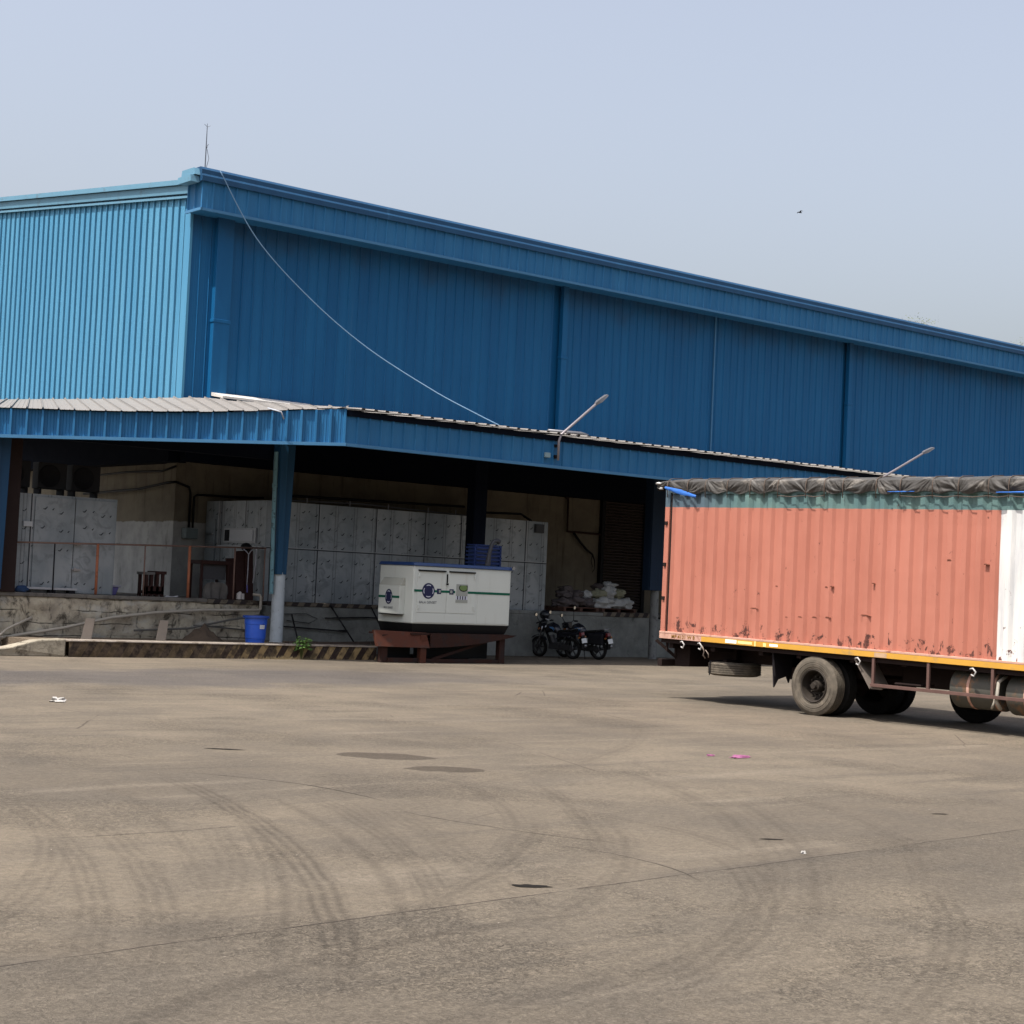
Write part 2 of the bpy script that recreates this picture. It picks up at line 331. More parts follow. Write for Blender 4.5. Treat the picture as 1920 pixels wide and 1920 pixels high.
# ------------------------------------------------------------------ ground
def ground_mat():
    g = NG('dusty_yard_concrete'); x, y, z = g.xyz()
    V = g.tc
    a = g.ramp(g.noise(.16, 8, .66), .36, .62); b = g.ramp(g.noise(.75, 8, .65, dist=.5), .35, .68)
    c = g.mix(a, (0.1073, 0.0887, 0.0668), (0.1522, 0.1248, 0.0915)); c = g.mix(g.math('MULTIPLY', b, .5), c, (0.0841, 0.0722, 0.0580))
    def line(px, py, dx, dy):        # signed distance to a world line
        L = sqrt(dx*dx+dy*dy); nx, ny = -dy/L, dx/L
        return g.math('ADD', g.math('MULTIPLY', x, nx), g.math('MULTIPLY_ADD', y, ny, -(px*nx+py*ny)))
    # pale and dark drag streaks that run across the yard
    sv = g.t.nodes.new('ShaderNodeMapping'); sv.vector_type = 'POINT'; g.put(sv.inputs[0], V)
    sv.inputs['Rotation'].default_value = (0, 0, radians(38)); sv.inputs['Scale'].default_value = (.22, 2.0, 1)
    n1 = g.noise(1, 7, .62, vec=sv.outputs[0]); c = g.mix(g.math('MULTIPLY', g.ramp(n1, .54, .70), .42), c, (0.1802, 0.1503, 0.1148))
    c = g.mix(g.math('MULTIPLY', g.ramp(n1, .46, .32), .40), c, (0.0738, 0.0632, 0.0509))
    # bluish worn asphalt strip along the kerb
    dS = g.math('ABSOLUTE', g.math('ADD', line(13.5, -9.2, 1, .02), g.math('MULTIPLY_ADD', g.noise(.35, 6, .6), 5, -2.5)))
    mS = g.math('MULTIPLY', g.ramp(dS, 3.0, 1.2), g.ramp(x, 27, 20))
    c = g.mix(g.math('MULTIPLY', mS, .6), c, (0.0657, 0.0601, 0.0589))
    # slab joint, with slightly darker older slab in front
    jl = g.math('ADD', line(3.65, -30.17, 10.24, .85), g.math('MULTIPLY_ADD', g.noise(1.2, 6, .65), .10, -.05))
    front = g.ramp(jl, .02, -.02)
    c = g.mix(g.math('MULTIPLY', front, .12), c, (0.0864, 0.0767, 0.0624))
    # tyre arcs: (centre, radius, width, n treads, span centre, span radius, strength)
    dist = g.math('MULTIPLY_ADD', g.noise(1.3, 4), .10, -.05)
    arcs = ARCS
    dark = None
    for (cx, cy, R, wd, nt_, sx, sy, sr, stg) in arcs:
        dd = g.math('SUBTRACT', g.math('SQRT', g.math('ADD', g.math('POWER', g.math('SUBTRACT', x, cx), 2), g.math('POWER', g.math('SUBTRACT', y, cy), 2))), R)
        dd = g.math('ADD', dd, dist)
        band = g.ramp(g.math('ABSOLUTE', dd), wd*.5, wd*.36)
        tr = g.math('MULTIPLY_ADD', g.math('COSINE', g.math('MULTIPLY', dd, 2*pi*nt_/wd)), .5, .5)
        sp = g.math('SQRT', g.math('ADD', g.math('POWER', g.math('SUBTRACT', x, sx), 2), g.math('POWER', g.math('SUBTRACT', y, sy), 2)))
        e = g.math('MULTIPLY', g.math('MULTIPLY', band, g.math('MULTIPLY_ADD', tr, .75, .25)), g.math('MULTIPLY', g.ramp(sp, sr*1.15, sr*.6), stg))
        dark = e if dark is None else g.math('MAXIMUM', dark, e)
    dark = g.math('MULTIPLY', g.math('MINIMUM', g.math('MULTIPLY', dark, .80), 1.0), g.ramp(g.noise(2.6, 8, .75), .27, .55))
    c = g.mix(dark, c, (0.0369, 0.0301, 0.0233))
    # two damp patches
    for (px, py, rx, ry, an) in ((11.66, -22.35, .56, .34, -40), (11.54, -23.64, .46, .27, -35)):
        ca, sa = cos(radians(an)), sin(radians(an))
        ux = g.math('ADD', g.math('MULTIPLY', g.math('SUBTRACT', x, px), ca/rx), g.math('MULTIPLY', g.math('SUBTRACT', y, py), sa/rx))
        uy = g.math('ADD', g.math('MULTIPLY', g.math('SUBTRACT', x, px), -sa/ry), g.math('MULTIPLY', g.math('SUBTRACT', y, py), ca/ry))
        q = g.math('ADD', g.math('SQRT', g.math('ADD', g.math('POWER', ux, 2), g.math('POWER', uy, 2))), g.math('MULTIPLY_ADD', g.noise(2.2, 6, .6), 1.1, -.55))
        c = g.mix(g.math('MULTIPLY', g.ramp(q, 1.05, .96), .85), c, (0.0561, 0.0452, 0.0341))
    # aggregate speckle, strongest on the worn slab in front
    vn = g.voro(34); vn2 = g.noise(48, 4, .75); vn3 = g.noise(15, 6, .75)
    sp = g.math('MULTIPLY_ADD', vn2, 1.5, .25); k = g.math('MULTIPLY_ADD', g.ramp(vn3, .3, .7), .62, .69)
    c = g.mix(g.math('MULTIPLY_ADD', front, .25, .65), c, g.mix(1, c, g.mix(0, sp, sp), 'MULTIPLY'))
    patch = g.math('ADD', g.math('MULTIPLY', front, .45), g.math('MULTIPLY', g.ramp(g.noise(.42, 6, .6), .48, .60), .75), clamp=True)
    wv = g.noise(27, 3, .8, dist=1.4); kk = g.math('MULTIPLY_ADD', g.ramp(wv, .36, .64), .75, .62)
    c = g.mix(patch, c, g.mix(1, c, g.mix(0, kk, kk), 'MULTIPLY'))
    k = g.math('MULTIPLY_ADD', g.ramp(vn3, .3, .7), .36, .82)
    c = g.mix(1, c, g.mix(0, k, k), 'MULTIPLY')
    peb = g.math('MULTIPLY', g.ramp(vn.outputs['Distance'], .16, .06), g.ramp(g.noise(9, 4), .55, .65))
    c = g.mix(g.math('MULTIPLY', peb, .7), c, (0.2643, 0.2330, 0.1959))
    pit = g.math('MULTIPLY', g.ramp(vn3, .36, .28), g.math('MULTIPLY_ADD', front, .5, .25))
    c = g.mix(pit, c, (0.0720, 0.0601, 0.0471))
    c = g.mix(g.math('MULTIPLY', g.ramp(g.math('ABSOLUTE', jl), .012, .004), g.ramp(g.noise(1.1, 4), .33, .5)), c, (0.0320, 0.0249, 0.0203))
    # hairline cracks and pot-holes
    cv = g.voro(.16, g.mix(.10, V, g.noise(.8, 6)), 'DISTANCE_TO_EDGE')
    crk = g.math('MULTIPLY', g.ramp(cv.outputs['Distance'], .0022, .0), g.ramp(g.noise(.35, 3), .5, .6)); c = g.mix(g.math('MULTIPLY', crk, .75), c, (0.0401, 0.0316, 0.0254))
    h = g.math('ADD', g.math('MULTIPLY', vn2, .5), g.math('ADD', vn3, g.math('MULTIPLY', g.math('MULTIPLY', wv, patch), 1.6))); h = g.math('ADD', h, g.math('MULTIPLY', g.noise(6, 5), .8))
    g.bump(h, .9, .018)
    return g.fin(c, .93, 0, .15)
def circ(p, q, s):
    ax, ay = p; bx, by = q; cx, cy = s
    d = 2*(ax*(by-cy)+bx*(cy-ay)+cx*(ay-by))
    ux = ((ax*ax+ay*ay)*(by-cy)+(bx*bx+by*by)*(cy-ay)+(cx*cx+cy*cy)*(ay-by))/d
    uy = ((ax*ax+ay*ay)*(cx-bx)+(bx*bx+by*by)*(ax-cx)+(cx*cx+cy*cy)*(bx-ax))/d
    return ux, uy, math.hypot(ax-ux, ay-uy)
ARCS = []
def arc(p, q, s, wd, nt_, sr, stg): ARCS.append((*circ(p, q, s), wd, nt_, q[0], q[1], sr, stg))
arc((8.0,-24.6), (7.01,-27.56), (5.72,-30.1), .34, 4, 4.6, .62)
arc((7.3,-24.4), (6.3,-27.3), (5.0,-30.0), .20, 2, 4.0, .26)
arc((8.95,-25.6), (8.0,-27.6), (6.9,-29.4), .20, 2, 3.0, .24)
arc((10.82,-24.77), (9.95,-26.6), (9.45,-27.3), .24, 2, 2.4, .36)
arc((11.6,-25.1), (10.5,-26.9), (9.95,-27.7), .24, 2, 2.4, .36)
arc((9.39,-27.6), (8.21,-28.7), (6.3,-30.0), .24, 2, 2.6, .42)
arc((10.0,-28.0), (8.9,-29.2), (7.2,-30.4), .24, 2, 2.6, .34)
arc((6.21,-24.42), (5.3,-27.2), (3.6,-29.6), .28, 3, 3.6, .28)
arc((7.0,-26.4), (5.9,-28.6), (4.6,-30.2), .34, 4, 2.6, .26)
arc((12.7,-25.86), (11.2,-28.3), (9.3,-30.1), .26, 2, 3.0, .24)
arc((13.6,-26.6), (12.3,-29.0), (10.2,-30.9), .26, 2, 3.0, .24)
arc((18,-20), (14.5,-23.0), (10.5,-25.0), .3, 2, 6.0, .22)
arc((10,-12), (14.0,-13.4), (19.5,-13.6), .35, 2, 7.0, .25)
arc((8.77,-25.33), (7.69,-28.12), (6.66,-29.91), .24, 3, 3.2, .36)
arc((8.40,-25.20), (7.39,-27.99), (6.24,-30.08), .16, 1, 3.4, .34)
arc((9.37,-25.15), (8.06,-28.28), (7.30,-29.82), .30, 3, 2.8, .22)
arc((5.78,-26.21), (5.04,-28.34), (4.14,-30.12), .30, 4, 2.8, .34)
arc((6.14,-26.35), (5.40,-28.50), (4.45,-30.29), .34, 4, 2.8, .34)
arc((7.94,-25.04), (6.56,-28.13), (5.50,-29.88), .28, 2, 3.6, .42)
arc((13.38,-24.60), (11.15,-28.38), (8.55,-30.83), .34, 2, 5.0, .36)
arc((13.18,-26.01), (10.69,-29.42), (8.92,-31.01), .30, 2, 4.2, .34)
arc((9.45,-29.92), (8.27,-31.08), (6.67,-32.03), .30, 3, 2.6, .40)
arc((10.59,-28.16), (10.23,-29.22), (9.29,-30.32), .26, 2, 2.2, .34)
arc((4.31,-31.14), (5.32,-30.75), (6.45,-30.53), .22, 1, 2.2, .40)
arc((7.06,-33.15), (8.59,-32.31), (10.08,-31.15), .26, 3, 2.4, .34)
arc((5.19,-32.10), (6.52,-31.82), (8.01,-31.32), .30, 2, 2.6, .34)
arc((8.92,-23.47), (9.24,-24.25), (9.33,-25.21), .035, 0, 1.3, 1.6)
arc((9.07,-26.55), (9.20,-27.34), (9.45,-28.07), .028, 0, 1.1, 1.5)
arc((9.10,-28.45), (9.18,-29.09), (9.03,-29.73), .022, 0, .9, 1.4)
arc((5.94,-26.50), (6.52,-26.51), (7.27,-26.44), .022, 0, .9, 1.2)
gb = MB(); G = 1500
gb.poly([(-G,-G,0),(G,-G,0),(G,G,0),(-G,G,0)])
GND = gb.build('ground', ground_mat()); GND['kind'] = 'structure'

# ------------------------------------------------------------------ warehouse
WX, WY = 22.97, 3.6            # building corner
WE = 104.0                     # far end of the long wall
RIB = [(0, 0), (.40, 0), (.46, .006), (.52, 0), (.80, 0), (.86, .045), (.94, .045), (1.0-1e-4, 0)]
WRIB = [(0, 0), (.40, 0), (.46, .004), (.52, 0), (.82, 0), (.87, .028), (.93, .028), (1.0-1e-4, 0)]
GRIB = [(0, 0), (.38, 0), (.42, .008), (.46, 0), (.66, 0), (.70, .008), (.74, 0), (.835, 0), (.84, -.09), (.895, -.09), (.90, .055), (.985, .05), (.99, 0)]
ware = thing('warehouse', 'large blue corrugated metal warehouse with long eave above the loading dock', 'warehouse', (WX, WY, 0))
def gz(Y): return 12.48 + .107*(Y-WY)            # rake height along the gable
RY = 26.0
b = MB()
n = int((RY-WY)/.37)
b.corr((WX,WY,6.4), (WX,RY,6.4), (WX,WY,gz(WY)), (WX,RY,gz(RY)), n, GRIB, (-1,0,0), wob=.010, rows=8)
b.corr((WX,RY,6.4), (WX,2*RY-WY,6.4), (WX,RY,gz(RY)), (WX,2*RY-WY,gz(WY)), n, GRIB, (-1,0,0))
b.build('gable_wall', BLUE_LIT, ware, fixn=False)
b = MB()   # corner trim
b.box(WX-.055, WX+.02, WY-.03, WY+.30, 6.7, 12.1)
b.build('corner_trim', BLUE_LIT, ware)
b = MB()
for (xa, xb) in ((WX+.02, 23.62), (24.32, 36.35), (36.96, 51.1), (51.62, 66.0), (66.6, 81), (81.6, WE)):
    nn = max(1, round((xb-xa)/.365))
    b.corr((xa,WY,6.4), (xb,WY,6.4), (xa,WY,12.5), (xb,WY,12.5), nn, WRIB, (0,-1,0))
for zz in (8.45, 10.3):
    b.box(24.4, 36.3, WY-.0045, WY-.001, zz, zz+.018); b.box(37.0, 51.05, WY-.0045, WY-.001, zz, zz+.018); b.box(51.7, 65.9, WY-.0045, WY-.001, zz, zz+.018)
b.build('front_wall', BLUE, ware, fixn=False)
for (xa, xb) in ((36.35, 36.96), (51.1, 51.62), (66.0, 66.6), (81, 81.6)):   # recessed strip with a downpipe
    b = MB(); b.box(xa, xb, WY+.12, WY+.14, 6.4, 12.4); b.box(xa-.02, xa+.0, WY-.02, WY+.12, 6.4, 12.4); b.box(xb, xb+.02, WY-.02, WY+.12, 6.4, 12.4)
    b.build('wall_recess', BLUE, ware)
    b = MB(); b.box(xb-.30, xb-.08, WY-.16, WY+.02, 6.9, 12.2); b.box(xb-.33, xb-.05, WY-.18, WY+.02, 9.55, 9.63)
    b.build('downpipe', BLUE, ware, bevel=.01)
b = MB(); b.box(23.62, 24.32, WY-.02, WY+.03, 6.4, 12.4); b.box(23.70, 24.22, WY-.20, WY-.02, 6.85, 12.2); b.box(23.68, 24.24, WY-.22, WY-.02, 9.0, 9.1)
b.build('downpipe', BLUE, ware, bevel=.012)
b = MB(); b.box(43.95, 44.0, WY-.07, WY-.045, 6.9, 12.2)
b.build('seam_trim', TRIMD, ware)
# eave fascia
EY = 2.8
b = MB()
b.corr((22.80,EY,11.96), (WE,EY,11.96), (22.80,EY,12.72), (WE,EY,12.72), round((WE-22.8)/.365), RIB, (0,-1,0))
b.corr((22.80,EY,11.96), (22.80,WY-.02,11.96), (22.80,EY,12.72), (22.80,WY-.02,12.72), 2, RIB, (-1,0,0))
b.box(22.80, WE, EY+.005, WY, 11.94, 11.958)
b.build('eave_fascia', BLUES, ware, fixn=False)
b = MB(); b.box(22.78, WE, EY-.055, EY-.01, 11.90, 11.975); b.box(22.74, 22.79, EY-.055, WY, 11.90, 11.975)
b.build('fascia_drip_trim', TRIMD, ware)
b = MB()
b.extr([(22.72,EY-.10,12.70), (22.72,EY-.10,12.84), (22.72,EY-.06,12.90), (22.72,EY-.06,13.02), (22.72,EY+.02,13.10), (22.72,EY+.45,13.10), (22.72,EY+.45,12.70)], (WE-22.72,0,0))
b.build('gutter', BLUE, ware)
b = MB()
b.extr([(22.45,EY+.05,12.66), (22.45,EY+.08,12.84), (22.45,WY-.02,12.84), (22.45,WY-.02,12.66)], (.27,0,0))
b.extr([(22.55,EY+.02,12.86), (22.55,EY+.10,13.05), (22.55,WY-.06,13.05), (22.55,WY-.02,12.86)], (.17,0,0))
b.build('gutter_end', BLUET, ware)
# rake trim
for sgn in (0, 1):
    Y0, Y1 = (WY+.05, RY) if not sgn else (2*RY-WY, RY)
    b = MB()
    b.hexa([(WX-.13,Y0,gz(WY)+.02),(WX-.0,Y0,gz(WY)+.02),(WX,Y1,gz(RY)+.02),(WX-.13,Y1,gz(RY)+.02),(WX-.15,Y0,gz(WY)+.24),(WX,Y0,gz(WY)+.24),(WX,Y1,gz(RY)+.24),(WX-.15,Y1,gz(RY)+.24)])
    b.hexa([(WX-.22,Y0,gz(WY)+.26),(WX+.4,Y0,gz(WY)+.26),(WX+.4,Y1,gz(RY)+.26),(WX-.22,Y1,gz(RY)+.26),(WX-.22,Y0,gz(WY)+.40),(WX+.4,Y0,gz(WY)+.46),(WX+.4,Y1,gz(RY)+.46),(WX-.22,Y1,gz(RY)+.40)])
    b.hexa([(WX-.10,Y0,gz(WY)-.10),(WX-.06,Y0,gz(WY)-.10),(WX-.06,Y1,gz(RY)-.10),(WX-.10,Y1,gz(RY)-.10),(WX-.10,Y0,gz(WY)-.03),(WX-.06,Y0,gz(WY)-.03),(WX-.06,Y1,gz(RY)-.03),(WX-.10,Y1,gz(RY)-.03)])
    b.build('rake_trim', BLUET, ware)
b = MB()
b.hexa([(WX,EY+.3,12.3),(WE,EY+.3,12.3),(WE,RY,gz(RY)+.1),(WX,RY,gz(RY)+.1),(WX,EY+.3,12.5),(WE,EY+.3,12.5),(WE,RY,gz(RY)+.3),(WX,RY,gz(RY)+.3)])
b.hexa([(WX,2*RY-WY,12.4),(WE,2*RY-WY,12.4),(WE,RY,gz(RY)+.1),(WX,RY,gz(RY)+.1),(WX,2*RY-WY,12.6),(WE,2*RY-WY,12.6),(WE,RY,gz(RY)+.3),(WX,RY,gz(RY)+.3)])
b.build('roof', BLUE, ware)
b = MB(); b.box(WE, WE+.1, WY, 2*RY-WY, 0, 12.3); b.box(WX, WE, 2*RY-WY, 2*RY-WY+.1, 0, 12.3); b.build('back_wall', BLUE, ware)
# masonry below the sheets
b = MB(); b.box(WX+.03, WX+.33, WY+.0, 2*RY-WY, 0, 6.5); b.box(WX+.33, WE, WY+.03, WY+.30, 0, 6.5); b.box(WX+.33, WX+.34, WY+.0, WY+.03, 0, 6.5)
b.box(WX-.10, WX+.50, WY-.06, WY+.5, 1.3, 6.4)
b.build('masonry_wall', wallmat(), ware, bevel=.04)
# roller shutter
SHUT = mat('brown_shutter_steel', (.036, .026, .024), .5, var=.2)
b = MB(); zz = 1.45
while zz < 5.2:
    b.extr([(38.98,WY-.02,zz), (38.98,WY-.07,zz+.03), (38.98,WY-.07,zz+.065), (38.98,WY-.02,zz+.09)], (1.82,0,0)); zz += .1
b.build('roller_shutter', SHUT, ware)
b = MB(); b.box(38.84, 38.98, WY-.12, WY+.02, 1.3, 5.3); b.box(40.8, 40.94, WY-.12, WY+.02, 1.3, 5.3); b.build('shutter_frame', DARK, ware)
# flashing strip lit at the foot of the long wall
b = MB()
b.hexa([(23.75,2.75,6.84),(27.0,2.75,6.84),(27.0,3.52,6.96),(23.75,3.52,6.96),(23.75,2.75,6.90),(27.0,2.75,6.90),(27.0,3.52,7.06),(23.75,3.52,7.06)])
b.hexa([(27.0,2.9,6.80),(29.0,3.0,6.78),(29.0,3.52,6.90),(27.0,3.52,6.92),(27.0,2.9,6.85),(29.0,3.0,6.82),(29.0,3.52,6.96),(27.0,3.52,7.0)])
b.build('roof_flashing', WHITEF, ware)

# ------------------------------------------------------------------ dock canopy
can = thing('dock_canopy', 'blue fascia canopy with grey sheet roof running round the warehouse corner over the loading dock', 'canopy', (23.1, -4.3, 0))
E0 = Vector((23.1, -4.3, 0)); EL = Vector((15.86, -.96, 0)); EF = Vector((4.0, 4.51, 0)); ER = 96.0
FR = [(0, 0), (.80, 0), (.84, .05), (.95, .05), (1.0-1e-4, 0)]
def eL(t):                       # point on the left eave line by metres from corner, with fascia heights
    d = (EL-E0); L = d.length; k = t/L; p = E0 + d*k
    zb = 5.28 - .33*min(k, 1.6); ztop = 6.12 - .57*min(k, 1.6) - .10*sin(pi*min(k, 1)); return p, zb, ztop
LT = 10.5
nl = Vector((-.42, -.908, 0)).normalized()
b = MB(); N = 30; prev = None
for k in range(N):
    p0, z0, t0 = eL(LT*k/N); p1, z1, t1 = eL(LT*(k+1)/N)
    b.corr(tuple(p0)[:2]+(z0,), tuple(p1)[:2]+(z1,), tuple(p0)[:2]+(t0,), tuple(p1)[:2]+(t1,), 1, [(0,0),(.05,.0),(.07,.085),(.20,.085),(.22,0),(.4,0),(.42,.012),(.45,0),(.6,0),(.62,.012),(.65,0),(.8,0),(.82,.012),(.85,0)], nl)
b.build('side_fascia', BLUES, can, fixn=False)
b = MB()
b.corr((23.1,-4.3,5.28), (ER,-4.3,5.28), (23.1,-4.3,6.08), (ER,-4.3,6.08), round((ER-23.1)/.35), RIB, (0,-1,0))
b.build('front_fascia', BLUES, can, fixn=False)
b = MB(); b.box(23.08, ER, -4.37, -4.25, 5.21, 5.285)
p1, z1, _ = eL(LT/2); p2, z2, _ = eL(LT)
for (pa, za), (pb, zb) in (((E0+nl*.03, 5.25), (p1+nl*.03, z1-.03)), ((p1+nl*.03, z1-.03), (p2+nl*.03, z2-.03))):
    b.bar((pa.x, pa.y, za), (pb.x, pb.y, zb), .12, .075)
b.build('fascia_drip_trim', TRIMD, can)
b = MB(); b.box(23.1, ER, -4.36, -4.22, 5.94, 6.085); b.build('eave_angle', NAVY, can)
# roof sheets, right part
SH = [(0, 0), (.55, 0), (.6, .035), (.82, .035), (.87, 0)]
def rz(Y): return 6.13 + (Y+4.3)*.083
b = MB(); x0 = 23.16; i = 0
while x0 < ER-.1:
    x1 = x0+.70; dz = random.uniform(-.008, .012); dy = random.uniform(-.035, .03)
    b.corr((x0,-4.50+dy,rz(-4.5)+dz), (x1+.04,-4.50+dy,rz(-4.5)+dz+.012), (x0,3.55,rz(3.55)+dz), (x1+.04,3.55,rz(3.55)+dz+.012), 2, SH, (0,0,1))
    x0 = x1
b.build('roof_sheets', GALV, can, fixn=False)
b = MB(); t = 0.0
while t < LT:
    t1 = t+.352; dz = random.uniform(-.01, .012); ext = (.02 + .13*sin(pi*min(1, (t+.1)/9.6)) if t < 7.6 else .10) + random.uniform(-.015, .015)
    P = []
    for tt in (t, t1+.03):
        p, _, zt = eL(tt); up_ = (WX-.02-p.x)
        Yb = p.y + up_*2.25; k = min(1, max(0, up_/2.6))
        Bp = Vector((p.x+up_, Yb, 0)); zB = max(zt, (6.80 + max(0, Yb-3.6)*.052) if Yb > 2.4 else zt + (6.74-zt)*(max(0, Yb+4.3)/6.7)**.8)
        dr = (Bp-p); dr = dr.normalized() if dr.length > .01 else Vector((.41, .912, 0))
        A = p - dr*ext; P.append(((A.x, A.y, zt+.02+dz), (Bp.x, Bp.y, zB+dz)))
    b.corr(P[0][0], P[1][0], P[0][1], P[1][1], 1, [(0, .04), (.06, .045), (.10, 0), (.3, 0), (.33, .008), (.36, 0), (.62, 0), (.65, .008), (.68, 0), (.93, 0)], (0, 0, 1))
    t = t1
b.build('roof_sheets', GALV, can, fixn=False)
b = MB(); b.hexa([(23.2,-4.15,rz(-4.15)-.33),(ER,-4.15,rz(-4.15)-.33),(ER,3.5,rz(3.5)-.33),(23.2,3.5,rz(3.5)-.33),(23.2,-4.15,rz(-4.15)-.30),(ER,-4.15,rz(-4.15)-.30),(ER,3.5,rz(3.5)-.30),(23.2,3.5,rz(3.5)-.30)]); b.build('added_shade_liner', NAVY, can)  # added near-black sheet that deepens the shade under the roof
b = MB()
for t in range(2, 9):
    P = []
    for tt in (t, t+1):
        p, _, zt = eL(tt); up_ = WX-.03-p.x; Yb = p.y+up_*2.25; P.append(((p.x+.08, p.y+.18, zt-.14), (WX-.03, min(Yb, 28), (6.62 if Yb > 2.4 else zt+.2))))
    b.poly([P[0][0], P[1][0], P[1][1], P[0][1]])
b.build('added_shade_liner', NAVY, can, fixn=False)  # added black liner, paints shade below the left roof sheets
# steel under the roof
b = MB()
b.box(WX-.2, ER, 2.9, 3.2, 5.02, 6.5); b.box(WX+.3, ER, 3.2, WY-.02, 5.04, 6.6)
for Y in (-3.6, -2.2, -.8, .6, 2.0): b.box(23.2, ER, Y-.04, Y+.04, rz(Y)-.28, rz(Y)-.05)
b.build('eave_girder', NAVY, can)
b = MB()
b.box(16.3, 23.3, -.75, -.45, 5.0, 5.4)
for t in (0, 3, 6, 9):
    p, zb, zt = eL(t); q = Vector((WX, p.y+(WX-p.x)*2.25, 0)) if p.x < 20 else Vector((23.4, 3.5, 0))
    b.bar((p.x+.1, p.y+.25, zt-.22), (q.x, q.y, 6.45 if q.y > 2 else 6.2), .12, .25)
p2 = eL(10.3)[0]; b.bar((23.2,-4.1,5.65), (p2.x+.25, p2.y+.3, 5.0), .12, .3); b.box(23.2, ER, -4.2, -4.08, 5.4, 5.75)
b.box(WX-.5, WX+.05, WY-.3, 26, 5.0, 6.6)
b.build('rafter', NAVY, can)
# columns
def column(xc, y, top=(.53, 5.6), bot=(.29, 2.06), m=BLUED, pole=WPOLE, pr=.165, pz=.30, px=.0, pipe=False):
    b = MB(); hw, ht = top[0]/2, top[1]; bw, bz = bot[0]/2, bot[1]
    b.hexa([(xc-bw,y-.14,bz),(xc+bw,y-.20,bz),(xc+bw,y+.14,bz),(xc-bw,y+.14,bz),(xc-hw,y-.14,ht),(xc+hw,y-.22,ht),(xc+hw,y+.14,ht),(xc-hw,y+.14,ht)])
    b.hexa([(xc-bw+.01,y-.20,bz-.001),(xc,y-.24,bz-.001),(xc,y-.19,bz-.001),(xc-bw+.01,y-.13,bz-.001),(xc-hw+.01,y-.20,ht),(xc,y-.24,ht),(xc,y-.19,ht),(xc-hw+.01,y-.13,ht)])
    c = b.build('column', m, can, bevel=.008)
    b = MB(); b.tube([(xc+px, y-.02, pz-.35), (xc+px+.01, y-.02, bz*.5), (xc+px, y-.02, bz+.05)], [pr*1.04, pr, pr*.98], 20)
    b.build('column_base', pole, c, smooth=True, auto=40)
    if pipe:
        b = MB(); b.tube([(xc-hw-.05, y-.10, 5.2), (xc-hw-.04, y-.10, 3.6), (xc-bw-.07, y-.10, 1.55)], .055, 10); b.tube([(xc-hw-.05, y-.1, 4.28), (xc-hw-.05, y-.1, 4.38)], .07, 10)
        b.build('downpipe', TEAL, c, smooth=True, auto=40)
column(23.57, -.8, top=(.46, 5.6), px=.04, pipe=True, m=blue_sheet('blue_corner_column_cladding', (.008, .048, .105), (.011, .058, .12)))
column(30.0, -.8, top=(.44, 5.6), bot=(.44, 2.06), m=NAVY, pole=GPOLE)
column(37.05, -.8, top=(.55, 5.6), bot=(.55, 2.1), m=mat('dark_navy_cladding', (.012, .025, .05), .55), pole=GPOLE, pr=.135, px=.13, pz=0.02)  # this column has its own darker navy cladding
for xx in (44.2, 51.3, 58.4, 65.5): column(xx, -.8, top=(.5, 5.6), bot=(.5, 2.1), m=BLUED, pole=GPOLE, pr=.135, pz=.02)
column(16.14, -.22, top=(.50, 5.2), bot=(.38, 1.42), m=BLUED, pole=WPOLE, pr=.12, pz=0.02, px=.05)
b = MB(); b.box(16.42, 16.82, -.1, .2, 1.36, 5.0); b.build('column', mat('dark_brown_column', (.022, .013, .012), .7), can, bevel=.01)

# ------------------------------------------------------------------ loading platform
plat = thing('loading_platform', 'raised concrete loading platform with a crumbling left end and worn hazard-striped edge', 'platform', (16.0, 0, 0))
def rough_wall(b, x0, x1, y, z0, z1, amp, m=0, nx=None):
    nx = nx or int((x1-x0)*7); nz = 10; i0 = len(b.v)
    for j in range(nz+1):
        for i in range(nx+1):
            X = x0+(x1-x0)*i/nx; Z = z0+(z1-z0)*j/nz
            d = noise.fractal(Vector((X*1.4, 3.1, Z*2.6)), 1, 2, 5)*amp + noise.noise(Vector((X*.5, 1, Z*5)))*amp*.8
            b.v.append(Vector((X, y - (d if 0 < j < nz else 0) - .0, Z + (noise.noise(Vector((X*2, 0, 4)))*amp*.5 if j == nz else 0))))
    for j in range(nz):
        for i in range(nx):
            a = i0+j*(nx+1)+i; b.f.append((a, a+1, a+nx+2, a+nx+1)); b.mi.append(m)
b = MB(); rough_wall(b, 9.0, 23.62, 0, -.02, 1.26, .07); b.box(9.0, 23.62, .12, 3.5, 0, 1.25); b.build('crumbling_wall', PLATL, plat, smooth=True, fixn=False)
b = MB(); rough_wall(b, 23.78, 37.80, 0, -.02, 1.24, .012); b.box(23.78, 37.80, .05, 3.55, 0, 1.235); b.build('front_wall', PLAT, plat, smooth=True, fixn=False)
b = MB(); b.box(38.2, 96, .02, 3.55, 0, 1.2); b.box(37.80, 38.2, .6, 3.55, 0, 1.2); b.box(23.6, 23.8, .3, 3.5, 0, 1.25); b.build('front_wall', PLAT, plat)
for (xa, xb, zt_) in ((23.80, 28.4, 1.345), (35.8, 37.78, 1.375), (22.0, 23.60, 1.35)):
    b = MB(); b.box(xa, xb, -.035, .3, 1.24, zt_, 0); b.build('edge_strip', HAZ2, plat, bevel=.012)
b = MB(); b.box(28.4, 35.8, -.03, .3, 1.24, 1.345); b.build('edge_strip', PLAT, plat, bevel=.02)
b = MB(); b.box(9.0, 22.0, -.05, .3, 1.262, 1.36); b.box(9, 23.0, .3, 3.55, 1.26, 1.342); b.box(9, 22.9, 3.55, 30, 0, 1.34); b.box(23.0, 96, .3, 3.58, 1.24, 1.338); b.build('floor_slab', SLABT, plat, bevel=.02)

